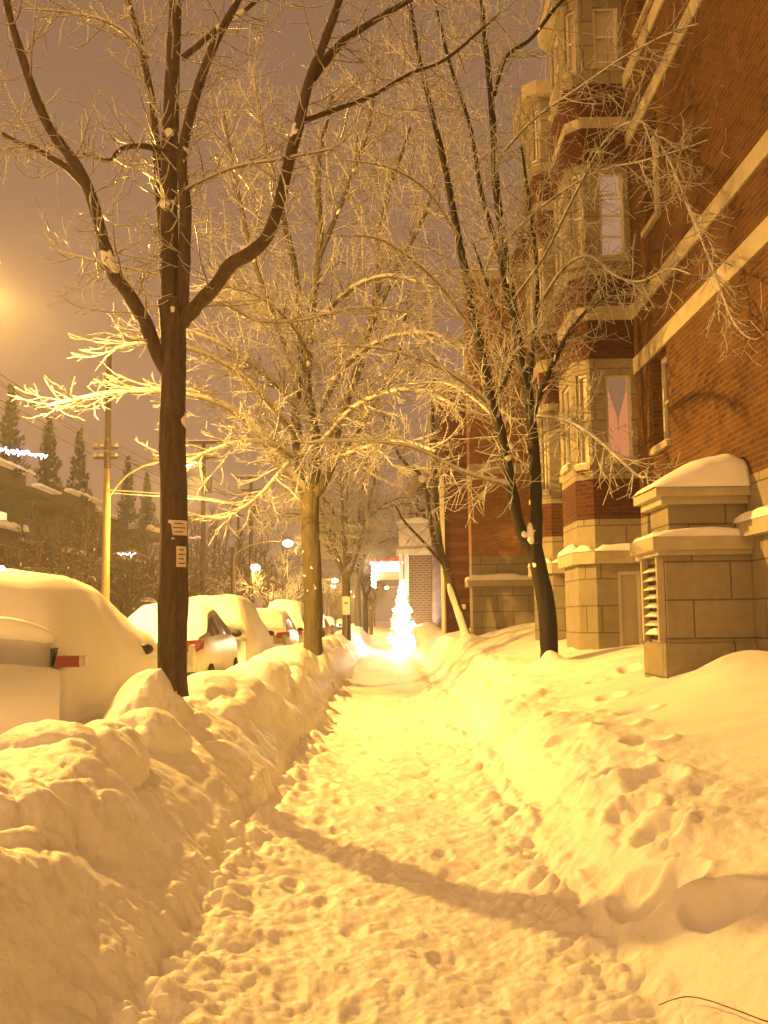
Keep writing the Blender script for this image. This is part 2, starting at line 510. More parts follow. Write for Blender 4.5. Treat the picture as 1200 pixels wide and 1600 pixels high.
# ------------------------------------------------------------------ mesh helpers
class MB:
    def __init__(self):
        self.v = []; self.f = []; self.mi = []; self.n = 0; self.cur = 0

    def add(self, verts, faces):
        o = self.n
        self.v.extend([tuple(map(float, p)) for p in verts])
        self.n += len(verts)
        for f in faces:
            self.f.append(tuple(i + o for i in f))
            self.mi.append(self.cur)

    def quad(self, a, b, c, d):
        self.add([a, b, c, d], [(0, 1, 2, 3)])

    def box(self, x0, y0, z0, x1, y1, z1):
        v = [(x0, y0, z0), (x1, y0, z0), (x1, y1, z0), (x0, y1, z0), (x0, y0, z1), (x1, y0, z1), (x1, y1, z1), (x0, y1, z1)]
        self.add(v, [(0, 3, 2, 1), (4, 5, 6, 7), (0, 1, 5, 4), (1, 2, 6, 5), (2, 3, 7, 6), (3, 0, 4, 7)])

    def obox(self, p, d, u0, u1, w0, w1, z0, z1):
        """box along horizontal direction d from point p; w is measured along the left normal of d"""
        d = np.array(d[:2], float); d /= np.linalg.norm(d)
        n = np.array([-d[1], d[0]])
        c = []
        for z in (z0, z1):
            for (u, w) in ((u0, w0), (u1, w0), (u1, w1), (u0, w1)):
                q = np.array(p[:2]) + d * u + n * w
                c.append((q[0], q[1], z))
        self.add(c, [(0, 3, 2, 1), (4, 5, 6, 7), (0, 1, 5, 4), (1, 2, 6, 5), (2, 3, 7, 6), (3, 0, 4, 7)])

    def prism(self, poly, z0, z1):
        n = len(poly)
        v = [(p[0], p[1], z0) for p in poly] + [(p[0], p[1], z1) for p in poly]
        f = [tuple(range(n - 1, -1, -1)), tuple(range(n, 2 * n))]
        for i in range(n):
            j = (i + 1) % n
            f.append((i, j, n + j, n + i))
        self.add(v, f)

    def tube(self, pts, r, sides=8, cap=True):
        pts = np.asarray(pts, float)
        n = len(pts)
        r = np.broadcast_to(np.asarray(r, float), (n,))
        V, F = tube_arrays(pts, r, sides)
        F = [tuple(q) for q in F]
        if cap:
            F.append(tuple(range(sides - 1, -1, -1)))
            F.append(tuple((n - 1) * sides + i for i in range(sides)))
        self.add(V, F)

    def sphere(self, c, r, seg=10, rings=6, sz=1.0, sx=1.0, sy=1.0):
        v = []; f = []
        for i in range(rings + 1):
            th = math.pi * i / rings
            for j in range(seg):
                ph = 2 * math.pi * j / seg
                v.append((c[0] + r * sx * math.sin(th) * math.cos(ph), c[1] + r * sy * math.sin(th) * math.sin(ph), c[2] + r * sz * math.cos(th)))
        for i in range(rings):
            for j in range(seg):
                k = (j + 1) % seg
                f.append((i * seg + j, (i + 1) * seg + j, (i + 1) * seg + k, i * seg + k))
        self.add(v, f)

    def blob(self, c, r, sx, sy, sz, seed):
        o = len(self.v)
        self.sphere(c, r, 16, 10, sz, sx, sy)
        rng = np.random.default_rng(seed)
        ph = rng.uniform(0, 6, 9); fr = rng.uniform(1.2, 3.2, 9)
        for i in range(o, len(self.v)):
            d = (np.array(self.v[i]) - np.array(c)) / r
            k = 1 + 0.06 * (math.sin(fr[0] * d[0] * 2 + ph[0]) + math.sin(fr[1] * d[1] * 2 + ph[1]) + math.sin(fr[2] * d[2] * 2 + ph[2]) + 0.6 * math.sin(fr[3] * 4 * d[2] + fr[4] * 3 * d[0] + ph[3]))
            self.v[i] = tuple(np.array(c) + d * r * k)

    def octa(self, c, r):
        x, y, z = c
        v = [(x + r, y, z), (x - r, y, z), (x, y + r, z), (x, y - r, z), (x, y, z + r), (x, y, z - r)]
        self.add(v, [(0, 2, 4), (2, 1, 4), (1, 3, 4), (3, 0, 4), (2, 0, 5), (1, 2, 5), (3, 1, 5), (0, 3, 5)])

    def build(self, name, mats, parent=None, smooth=False, loc=None, uv=False):
        me = bpy.data.meshes.new(name)
        off = np.array(loc if loc is not None else (0, 0, 0), float)
        vv = np.array(self.v, float).reshape(-1, 3)
        me.from_pydata((vv - off).tolist(), [], self.f)
        if not isinstance(mats, (list, tuple)):
            mats = [mats]
        for mm in mats:
            me.materials.append(mm)
        if len(mats) > 1:
            me.polygons.foreach_set('material_index', self.mi)
        if smooth:
            me.polygons.foreach_set('use_smooth', [True] * len(me.polygons))
        if uv:
            u = me.uv_layers.new(name='UVMap')
            nl = len(me.loops)
            li = np.empty(nl, np.int32); me.loops.foreach_get('vertex_index', li)
            nf = len(me.polygons)
            nr = np.empty(nf * 3); me.polygons.foreach_get('normal', nr); nr = nr.reshape(-1, 3)
            lt = np.empty(nf, np.int32); me.polygons.foreach_get('loop_total', lt)
            ln = np.repeat(nr, lt, axis=0)
            co = vv[li]
            hl = np.hypot(ln[:, 0], ln[:, 1])
            flat = hl < 0.3
            hl = np.maximum(hl, 1e-6)
            uu = (-ln[:, 1] * co[:, 0] + ln[:, 0] * co[:, 1]) / hl
            vvv = co[:, 2].copy()
            uu[flat] = co[flat, 0]; vvv[flat] = co[flat, 1]
            u.data.foreach_set('uv', np.stack([uu, vvv], 1).ravel())
        me.update()
        o = bpy.data.objects.new(name, me)
        COL.objects.link(o)
        o.location = off
        if parent is not None:
            o.parent = parent
            o.location = off - np.array(world_loc(parent))
        return o


def world_loc(o):
    p = np.array(o.location)
    while o.parent is not None:
        o = o.parent
        p = p + np.array(o.location)
    return p


def tube_arrays(pts, r, sides):
    n = len(pts)
    t = np.gradient(pts, axis=0)
    t /= np.maximum(np.linalg.norm(t, axis=1, keepdims=True), 1e-9)
    ref = np.array([0.0, 0, 1.0]) if abs(t[n // 2, 2]) < 0.85 else np.array([1.0, 0.2, 0])
    a = np.cross(t, ref)
    a /= np.maximum(np.linalg.norm(a, axis=1, keepdims=True), 1e-9)
    b = np.cross(t, a)
    ang = np.arange(sides) * 2 * math.pi / sides
    V = pts[:, None, :] + r[:, None, None] * (np.cos(ang)[None, :, None] * a[:, None, :] + np.sin(ang)[None, :, None] * b[:, None, :])
    V = V.reshape(-1, 3)
    i = np.arange(n - 1)[:, None] * sides
    j = np.arange(sides)[None, :]
    k = (j + 1) % sides
    F = np.stack([i + j, i + k, i + sides + k, i + sides + j], -1).reshape(-1, 4)
    return V, F


def empty(name, loc, label=None, cat=None, group=None):
    o = bpy.data.objects.new(name, None)
    o.location = loc
    COL.objects.link(o)
    if label:
        tag(o, label, cat, group)
    return o


def tag(o, label, cat, group=None):
    o['label'] = label
    o['category'] = cat
    if group:
        o['group'] = group
    return o


def copy_tree(o, parent=None):
    c = o.copy()
    COL.objects.link(c)
    if parent is not None:
        c.parent = parent
    for ch in list(o.children):
        copy_tree(ch, c)
    return c


# ------------------------------------------------------------------ ground sheet
def build_ground():
    ys = [-30, -20, -12, -7, -4, -2, -0.5, 0.5, 1.2, 1.8]
    y = 2.1
    while y < 70:
        ys.append(y)
        y += max(0.007, 0.0036 * y) if y < 26 else 0.0055 * y
    while y < 900:
        ys.append(y); y *= 1.06
    ys = np.array(ys)
    u = np.concatenate([-np.geomspace(70, 0.62, 40), -np.linspace(0.60, 0.44, 30)[:-1], np.linspace(-0.44, 0.44, 400), np.linspace(0.44, 0.60, 30)[1:], np.geomspace(0.62, 70, 40)])
    sc = np.where(ys < 3.0, 3.0, ys)
    X = u[None, :] * sc[:, None]
    X = np.clip(X, -900, 900)
    Y = np.repeat(ys[:, None], len(u), 1)
    B0, D = hfun(X, Y, True)
    e_ = 0.02
    bx = (hfun(X + e_, Y, True)[0] - hfun(X - e_, Y, True)[0]) / (2 * e_)
    bx = np.clip(bx, -1.6, 1.6) * (Y < 60)
    bx = bx * ss(0.14, 0.42, B0)
    nl = np.sqrt(1 + bx * bx)
    # lumps stand out from the slope, not straight up
    X = X - bx / nl * D * 0.85
    Z = B0 + D / nl * (0.15 * nl + 0.85)
    ny, nx = X.shape
    me = bpy.data.meshes.new('snow_ground')
    V = np.stack([X, Y, Z], -1).reshape(-1, 3)
    i = np.arange(ny - 1)[:, None] * nx
    j = np.arange(nx - 1)[None, :]
    F = np.stack([i + j, i + j + 1, i + nx + j + 1, i + nx + j], -1).reshape(-1, 4)
    me.vertices.add(len(V)); me.vertices.foreach_set('co', V.ravel())
    me.loops.add(F.size); me.loops.foreach_set('vertex_index', F.ravel().astype(np.int32))
    me.polygons.add(len(F))
    me.polygons.foreach_set('loop_start', np.arange(len(F), dtype=np.int32) * 4)
    me.polygons.foreach_set('loop_total', np.full(len(F), 4, np.int32))
    me.polygons.foreach_set('use_smooth', [True] * len(F))
    me.materials.append(M['snow'])
    me.update(); me.validate()
    o = bpy.data.objects.new('snow_ground', me)
    COL.objects.link(o)
    o['kind'] = 'structure'
    return o


build_ground()


# ------------------------------------------------------------------ haze: light snow air
def build_haze():
    b = MB()
    b.box(-45, -8, -1.6, 30, 330, 24)
    m = bpy.data.materials.new('haze_air')
    m.use_nodes = True
    t = m.node_tree
    for n in list(t.nodes):
        t.nodes.remove(n)
    o = nd(t, 'OutputMaterial')
    v = nd(t, 'VolumePrincipled')
    v.inputs['Color'].default_value = (0.95, 0.93, 0.92, 1)
    v.inputs['Density'].default_value = 0.0019
    v.inputs['Anisotropy'].default_value = 0.35
    t.links.new(v.outputs[0], o.inputs['Volume'])
    h = b.build('haze', m)
    h['kind'] = 'stuff'


build_haze()


# ------------------------------------------------------------------ building on the right
WX = 4.4
COURSES = [(0.2, 2.56, 'stone'), (2.56, 2.78, 'ledge'), (2.78, 3.33, 'stone'), (3.33, 4.03, 'brick_red'), (4.03, 6.15, 'stone'), (6.15, 6.85, 'brick_red'),
           (6.85, 7.11, 'stone_band'), (7.11, 7.66, 'brick_red'), (7.66, 9.72, 'stone'), (9.72, 10.39, 'brick_red'), (10.39, 10.6, 'stone_band'), (10.6, 11.23, 'brick_red'),
           (11.23, 12.95, 'stone')]



class Auto(dict):
    def __missing__(self, k):
        self[k] = MB()
        return self[k]


def boxpart(name, mat, parent, *bx):
    b = MB(); b.box(*bx)
    return b.build(name, M[mat], parent, loc=bx[:3])


def strip(name, parent, *a):
    b = MB(); snow_strip(b, *a)
    return b.build(name, M['snow_soft'], parent, smooth=True, loc=(a[0][0], a[0][1], a[6]))


def panel(mbs, p, d, u0, u1, courses, openings, depth=0.16):
    """a wall standing along d from p, outer side on the right hand of d, with openings (ua, ub, za, zb) recessed"""
    d = np.array(d, float); d /= np.linalg.norm(d)
    n = np.array([d[1], -d[0]])          # outward

    def pt(u, z, w=0.0):
        q = np.array(p[:2]) + d * u - n * w
        return (q[0], q[1], z)
    def key(mk, z0):
        return (mk, z0) if isinstance(mbs, Auto) else mk
    us = sorted({u0, u1, *[o[0] for o in openings], *[o[1] for o in openings]})
    for (z0, z1, mk) in courses:
        zs = sorted({z0, z1, *[z for o in openings for z in (o[2], o[3]) if z0 < z < z1]})
        for a, b in zip(us[:-1], us[1:]):
            for za, zb in zip(zs[:-1], zs[1:]):
                cu, cz = (a + b) / 2, (za + zb) / 2
                if any(o[0] < cu < o[1] and o[2] < cz < o[3] for o in openings):
                    continue
                mbs[key(mk, z0)].quad(pt(a, za), pt(b, za), pt(b, zb), pt(a, zb))
    for (a, b, za, zb) in openings:
        c_ = next((c for c in courses if c[0] <= (za + zb) / 2 < c[1]), courses[0])
        m = mbs[key(c_[2], c_[0])]
        m.quad(pt(a, za), pt(a, za, depth), pt(a, zb, depth), pt(a, zb))
        m.quad(pt(b, za, depth), pt(b, za), pt(b, zb), pt(b, zb, depth))
        m.quad(pt(a, zb), pt(a, zb, depth), pt(b, zb, depth), pt(b, zb))
        m.quad(pt(a, za, depth), pt(a, za), pt(b, za), pt(b, za, depth))
    return pt


def window(parent, p, d, ua, ub, za, zb, depth, pane='glass', sill=True, bars=1, fw=0.05, snow=True, curtain=None, name='window'):
    d = np.array(d, float); d /= np.linalg.norm(d)
    # obox: w along left normal = inward
    b = MB()
    b.obox(p, d, ua + 0.004, ub - 0.004, depth - 0.02, depth + 0.005, za + 0.004, zb - 0.004)
    w = b.build(name, M[pane], parent, loc=(p[0] + d[0] * ua, p[1] + d[1] * ua, za))
    f = MB()
    w0, w1 = depth - 0.075, depth - 0.022
    f.obox(p, d, ua + 0.002, ua + fw, w0, w1, za + 0.002, zb - 0.002)
    f.obox(p, d, ub - fw, ub - 0.002, w0, w1, za + 0.002, zb - 0.002)
    f.obox(p, d, ua + fw, ub - fw, w0, w1, zb - fw, zb - 0.002)
    f.obox(p, d, ua + fw, ub - fw, w0, w1, za + 0.002, za + fw)
    for k in range(bars):
        z = za + (zb - za) * (k + 1) / (bars + 1)
        f.obox(p, d, ua + fw, ub - fw, w0 + 0.01, w1, z - 0.018, z + 0.018)
    f.build('frame', M['frame'], w)
    if curtain:
        c = MB()
        wd = ub - ua
        for s in (0, 1):
            N = 14
            for k in range(N):
                zt0 = za + (zb - za) * (0.04 + 0.92 * k / N); zt1 = za + (zb - za) * (0.04 + 0.92 * (k + 1) / N)
                def edge(z):
                    q = (z - za) / (zb - za)
                    return wd * (0.34 + 0.06 * math.sin(math.pi * q / 0.5) if q < 0.5 else max(0.02, 0.36 - 1.0 * (q - 0.5)))
                e0, e1 = edge(zt0), edge(zt1)
                o0 = fw if s == 0 else wd - fw
                sg = 1 if s == 0 else -1
                for i in range(4):
                    a0 = o0 + sg * (e0 - fw * 0) * i / 4; a1 = o0 + sg * e0 * (i + 1) / 4
                    c0 = o0 + sg * e1 * i / 4; c1 = o0 + sg * e1 * (i + 1) / 4
                    n_ = np.array([-d[1], d[0]])
                    def q(u, z, i2):
                        r_ = np.array(p[:2]) + d * (ua + u) + n_ * (depth - 0.026 - 0.008 * (i2 % 2))
                        return (r_[0], r_[1], z)
                    c.quad(q(a0, zt0, i), q(a1, zt0, i + 1), q(c1, zt1, i + 1), q(c0, zt1, i))
        c.build('curtain', M['glow_pink'], w)
    if sill:
        s_ = MB()
        s_.obox(p, d, ua - 0.05, ub + 0.05, -0.07, depth - 0.08, za - 0.10, za - 0.004)
        so = s_.build('sill', M['stone_band'], w)
        if snow:
            q = MB()
            snow_strip(q, p, d, ua - 0.04, ub + 0.04, -0.06, depth - 0.085, za - 0.001, 0.05, int(za * 100))
            q.build('sill_snow', M['snow_soft'], w, smooth=True)
    return w


def snow_strip(q, p, d, u0, u1, w0, w1, z, h, seed):
    """rounded strip of snow lying on a ledge"""
    d = np.array(d, float); d /= np.linalg.norm(d)
    n = np.array([-d[1], d[0]])
    nu = max(4, int((u1 - u0) / 0.12)); nw = 7
    us = np.linspace(u0, u1, nu); V = []; F = []
    for i, u in enumerate(us):
        endf = min(1.0, math.sqrt(max(0.0, 1 - (1 - min(1, min(i, nu - 1 - i) / 1.6)) ** 2)) + 0.15)
        hh = h * (0.8 + 0.5 * float(fbm(np.array([u * 1.7 + seed]), np.array([seed * 0.37]), 5, 3)[0]))
        for k in range(nw):
            a = math.pi * k / (nw - 1)
            w = (w0 + w1) / 2 - math.cos(a) * (w1 - w0) / 2 * (1.02)
            zz = z + math.sin(a) ** 0.6 * hh * endf
            c = np.array(p[:2]) + d * u + n * w
            V.append((c[0], c[1], zz))
    for i in range(nu - 1):
        for k in range(nw - 1):
            F.append((i * nw + k, (i + 1) * nw + k, (i + 1) * nw + k + 1, i * nw + k + 1))
    F.append(tuple(range(nw))); F.append(tuple((nu - 1) * nw + k for k in range(nw - 1, -1, -1)))
    q.add(V, F)


def build_brick_building():
    B = empty('brick_building', (WX, 17.0, 1.0), 'tall orange brick apartment building with pale stone bands and two angled bay towers', 'building')
    mb = {k: MB() for k in ('brick', 'stone')}
    # main wall along +Y seen from the street (outward = -X): walk direction -Y so that the outside is on the right... use d=(0,-1): right hand = (-1,0)
    main_courses = [(0.2, 3.33, 'stone'), (3.33, 13.9, 'brick')]
    wins = []
    for (ya, yb) in ((15.62, 16.55), (8.2, 9.1), (4.2, 5.1)):
        for (za, zb) in ((4.36, 5.85), (8.05, 9.7), (11.6, 12.9)):
            wins.append((ya, yb, za, zb))
    Y1 = 17.6
    p = (WX, Y1); d = (0, -1)
    ops = [(Y1 - yb, Y1 - ya, za, zb) for (ya, yb, za, zb) in wins]
    panel(mb, p, d, 0, 25.0, main_courses, ops, 0.24)
    for o in ops:
        window(B, p, d, o[0], o[1], o[2], o[3], 0.24, 'glass' if o[2] < 7 else 'pane_grey', True, 1, 0.09)
    def flush():
        for k, nm in (('brick', 'wall'), ('stone', 'stone_base')):
            if mb[k].f:
                mb[k].build(nm, M[k], B, uv=True)
            mb[k] = MB()
    flush()
    # wall between and after the bays
    panel(mb, (WX, 21.3), d, 0, 1.8, main_courses, [], 0.2)
    flush()
    panel(mb, (WX, 30.0), d, 0, 6.9, main_courses, [], 0.2)
    flush()
    # back and top of the block so that it is solid
    mb['brick'].add([(WX, -7.4, 13.9), (WX + 12, -7.4, 13.9), (WX + 12, 40, 13.9), (WX, 40, 13.9), (WX + 12, -7.4, 0.2), (WX + 12, 40, 0.2), (WX, -7.4, 0.2)],
                    [(0, 1, 2, 3), (4, 5, 2, 1), (6, 4, 1, 0)])
    mb['brick'].build('rear_wall', M['brick'], B, uv=True)
    mb['brick'] = MB()
    # wing that stands forward at Y = 30
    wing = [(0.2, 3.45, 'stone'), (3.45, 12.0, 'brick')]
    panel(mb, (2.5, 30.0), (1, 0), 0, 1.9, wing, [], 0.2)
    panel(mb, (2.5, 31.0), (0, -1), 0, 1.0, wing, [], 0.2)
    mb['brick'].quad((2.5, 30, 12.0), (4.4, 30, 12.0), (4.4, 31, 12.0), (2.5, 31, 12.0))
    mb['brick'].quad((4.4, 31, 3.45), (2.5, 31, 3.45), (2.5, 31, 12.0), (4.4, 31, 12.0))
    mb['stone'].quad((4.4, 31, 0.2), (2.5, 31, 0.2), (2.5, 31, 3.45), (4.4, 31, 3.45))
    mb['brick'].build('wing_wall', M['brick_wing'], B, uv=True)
    mb['brick'] = MB()
    flush()
    panel(mb, (WX, 40.0), d, 0, 9.0, main_courses, [], 0.2)
    flush()
    # stone string courses on the main wall and the wing
    for (za, zb) in ((5.87, 6.15), (6.85, 7.11), (9.98, 10.26), (11.1, 11.38)):
        b = MB()
        b.box(WX - 0.03, -7.4, za, WX + 0.02, Y1 - 0.002, zb)
        b.build('stone_band', M['stone_band'], B, loc=(WX, 5, za))
    boxpart('stone_band', 'stone_band', B, 2.47, 29.97, 5.9, 4.38, 30.02, 6.2)
    boxpart('stone_band', 'stone_band', B, 2.47, 30.02, 5.9, 2.52, 31, 6.2)
    boxpart('cornice', 'stone_band', B, 2.38, 29.88, 11.8, 4.38, 31.1, 12.05)
    strip('roof_snow', B, (2.36, 29.86), (1, 0), 0, 2.0, 0, 1.2, 12.045, 0.2, 3)
    # ledges with snow on them
    for bx in ((WX - 0.16, -7.4, 2.58, WX + 0.02, 12.36, 2.76), (WX - 0.16, 13.32, 2.58, WX + 0.02, Y1 - 0.15, 2.76), (WX - 0.16, 19.7, 2.58, WX + 0.02, 21.1, 2.76),
               (2.36, 29.86, 2.58, 4.38, 30.02, 2.76), (2.36, 30.02, 2.58, 2.52, 31, 2.76)):
        boxpart('ledge', 'stone_band', B, *bx)
    strip('ledge_snow', B, (WX, 17.4), (0, -1), 0, 24.5, -0.17, 0.01, 2.755, 0.13, 8)
    strip('ledge_snow', B, (WX, 21.1), (0, -1), 0, 1.4, -0.17, 0.01, 2.755, 0.13, 9)
    strip('ledge_snow', B, (2.34, 29.86), (1, 0), 0, 2.04, -0.02, 0.15, 2.755, 0.17, 11)
    strip('ledge_snow', B, (2.5, 31.0), (0, -1), 0, 1.0, -0.15, 0.01, 2.755, 0.14, 12)
    # bays
    for bi, (y0, p1, ch) in enumerate(((17.6, 0.80, 0.26), (21.3, 0.94, 0.16))):
        p2 = p1 + ch
        pts = [(WX, y0), (WX - p1, y0), (WX - p2, y0 + ch), (WX - p2, y0 + 1.9 - ch), (WX - p1, y0 + 1.9), (WX, y0 + 1.9)]
        mbs = Auto()
        wl = []
        for i in range(5):
            a = np.array(pts[i + 1]); c = np.array(pts[i])       # reversed so the outside is on the right hand
            L = float(np.linalg.norm(c - a)); dd = (c - a) / L
            ops = []
            if i == 0:
                k0, kw = (0.27, 0.44) if bi == 0 else (0.29, 0.30)
                for (za, zb) in ((4.39, 5.87), (8.01, 9.56), (11.6, 12.7)):
                    ops.append((k0, k0 + kw, za, zb))
                ops.append((0.36, 0.76, 0.9, 2.43) if bi == 0 else (0.36, 0.62, 0.9, 2.43))
            elif i in (1, 3):
                for (za, zb) in ((4.30, 5.9), (7.95, 9.58), (11.5, 12.7)):
                    ops.append((L / 2 - L * 0.31, L / 2 + L * 0.31, za, zb))
            elif i == 2:
                for (za, zb) in ((4.39, 5.87), (8.01, 9.56), (11.6, 12.7)):
                    ops.append((0.3, 1.0, za, zb))
            panel(mbs, a, dd, 0, L, COURSES, ops, 0.12)
            wl.append((a, dd, ops, i))
        bay = mbs[('stone', 4.03)].build('bay', M['stone'], B, uv=True, loc=(WX - 0.6, y0 + 0.9, 1))
        for (mk, zc), mm in mbs.items():
            if zc != 4.03 and mk != 'ledge':
                mm.build({'stone': 'stone_facing', 'brick_red': 'brick_course', 'stone_band': 'stone_band'}[mk], M[mk], bay, uv=True)
        lg = MB()
        off = 0.11
        big = [(WX - 0.01, y0 - off), (WX - p1 - off * 0.41, y0 - off), (WX - p2 - off, y0 + ch - off * 0.41), (WX - p2 - off, y0 + 1.9 - ch + off * 0.41), (WX - p1 - off * 0.41, y0 + 1.9 + off), (WX - 0.01, y0 + 1.9 + off)]
        lg.prism(big, 2.56, 2.78)
        lg.build('ledge', M['stone_band'], bay)
        cn = MB()
        o2 = 0.2
        big2 = [(WX - 0.01, y0 - o2), (WX - p1 - o2 * 0.41, y0 - o2), (WX - p2 - o2, y0 + ch - o2 * 0.41), (WX - p2 - o2, y0 + 1.9 - ch + o2 * 0.41), (WX - p1 - o2 * 0.41, y0 + 1.9 + o2), (WX - 0.01, y0 + 1.9 + o2)]
        cn.prism(big2, 12.95, 13.25)
        cn.build('cornice', M['stone_band'], bay)
        for i in range(5):
            a = np.array(pts[i + 1]); c = np.array(pts[i]); L = float(np.linalg.norm(c - a)); dd = (c - a) / L
            strip('ledge_snow', bay, a, dd, -0.03, L + 0.03, -0.13, 0.02, 2.775, 0.17, 20 + i)
        for (a, dd, ops, i) in wl:
            for k, o in enumerate(ops):
                if i == 0 and k == 3:
                    dr = window(B, a, dd, o[0], o[1], o[2], o[3], 0.12, 'pane_grey' if bi == 0 else 'glow_warm', False, 0, 0.06, name='door')
                    continue
                pane, cur = 'glass', None
                if i == 0 and bi == 0:
                    pane = ('glow_room', 'glow_white', 'blind')[k]
                    cur = True if k == 0 else None
                elif i == 0 and bi == 1:
                    pane = ('glow_lilac', 'pane_grey', 'pane_grey')[k]
                elif i == 1:
                    pane = 'blind'
                window(B, a, dd, o[0], o[1], o[2], o[3], 0.12, pane, True, 0 if cur else (3 if pane == 'glow_white' else 1), 0.045, curtain=cur)
    # masonry vent housing by the wall
    hx, hy0, hy1 = 3.36, 12.35, 13.30
    b = MB()
    b.box(hx, hy0, 0.3, WX - 0.003, hy1, 2.44)
    b.box(hx + 0.08, hy0 + 0.08, 2.60, WX - 0.003, hy1 - 0.05, 3.0)
    b.box(hx - 0.05, hy0 - 0.05, 0.3, WX - 0.004, hy1 + 0.05, 1.32)
    h = b.build('vent_housing', M['stone'], B, uv=True, loc=(hx, hy0, 1))
    b = MB()
    b.box(hx - 0.17, hy0 - 0.12, 2.44, WX - 0.005, hy1 + 0.1, 2.60)
    b.box(hx - 0.10, hy0 - 0.06, 2.38, WX - 0.006, hy1 + 0.05, 2.44)
    b.box(hx - 0.02, hy0 - 0.01, 3.0, WX - 0.006, hy1 + 0.05, 3.09)
    b.box(hx - 0.10, hy0 - 0.09, 3.09, WX - 0.005, hy1 + 0.1, 3.20)
    b.build('coping', M['stone_band'], h)
    # snow dome on the cap, leaning on the wall
    V = []; F = []; nu, nv = 26, 18
    x0, x1, y0_, y1_ = hx - 0.13, WX - 0.006, hy0 - 0.12, hy1 + 0.12
    for i in range(nu + 1):
        for j in range(nv + 1):
            s, tt = i / nu, j / nv
            prof = min(1, s * 1.9) ** 0.55 * (0.5 + 0.5 * s) * (1 - 0.22 * ss(0.85, 1.0, s))
            edge = max(0.0, 1 - (2 * tt - 1) ** 4) ** 0.5
            hgt = 0.5 * prof * edge + 0.02 * float(fbm(np.array([s * 5.0]), np.array([tt * 4.0]), 7, 3)[0])
            V.append((x0 + (x1 - x0) * s, y0_ + (y1_ - y0_) * tt, 3.198 + max(0.0, hgt)))
    for i in range(nu):
        for j in range(nv):
            a = i * (nv + 1) + j
            F.append((a, a + nv + 1, a + nv + 2, a + 1))
    k0 = len(V)
    V += [(x0, y0_, 3.198), (x1, y0_, 3.198), (x1, y1_, 3.198), (x0, y1_, 3.198)]
    F.append(tuple([i * (nv + 1) for i in range(nu + 1)][::-1] + [k0, k0 + 1]))
    F.append(tuple([nu * (nv + 1) + j for j in range(nv + 1)][::-1] + [k0 + 1, k0 + 2]))
    b = MB(); b.add(V, F); b.build('snow_cap', M['snow_soft'], h, smooth=True)
    strip('ledge_snow', h, (hx - 0.15, hy0 - 0.1), (1, 0), 0.0, WX - hx + 0.13, 0.0, 0.2, 2.597, 0.13, 31)
    strip('ledge_snow', h, (hx - 0.15, hy1 + 0.08), (0, -1), 0.0, 1.1, 0.0, 0.2, 2.597, 0.10, 33)
    lv = MB()
    lv.box(hx - 0.008, hy0 + 0.12, 1.36, hx + 0.02, hy1 - 0.16, 2.30)
    lvd = lv.build('vent_opening', M['dark'], h)
    for k in range(8):
        z = 1.42 + k * 0.11
        sl = MB()
        sl.add([(hx - 0.085, hy0 + 0.13, z), (hx - 0.085, hy1 - 0.17, z), (hx - 0.009, hy1 - 0.17, z + 0.055), (hx - 0.009, hy0 + 0.13, z + 0.055),
                (hx - 0.085, hy0 + 0.13, z + 0.012), (hx - 0.085, hy1 - 0.17, z + 0.012), (hx - 0.009, hy1 - 0.17, z + 0.067), (hx - 0.009, hy0 + 0.13, z + 0.067)],
               [(0, 3, 2, 1), (4, 5, 6, 7), (0, 1, 5, 4), (1, 2, 6, 5), (2, 3, 7, 6), (3, 0, 4, 7)])
        sl.build('louvre', M['stone_band'], h)
        strip('louvre_snow', h, (hx, hy1 - 0.18), (0, -1), 0.02, hy1 - hy0 - 0.33, -0.085, -0.03, z + 0.012, 0.035 + (0.06 if k == 0 else 0), 40 + k)
    boxpart('vent_frame', 'stone_band', h, hx - 0.09, hy0 + 0.06, 1.34, hx - 0.004, hy0 + 0.125, 2.36)
    boxpart('vent_frame', 'stone_band', h, hx - 0.09, hy1 - 0.165, 1.34, hx - 0.004, hy1 - 0.09, 2.36)
    return B


build_brick_building()


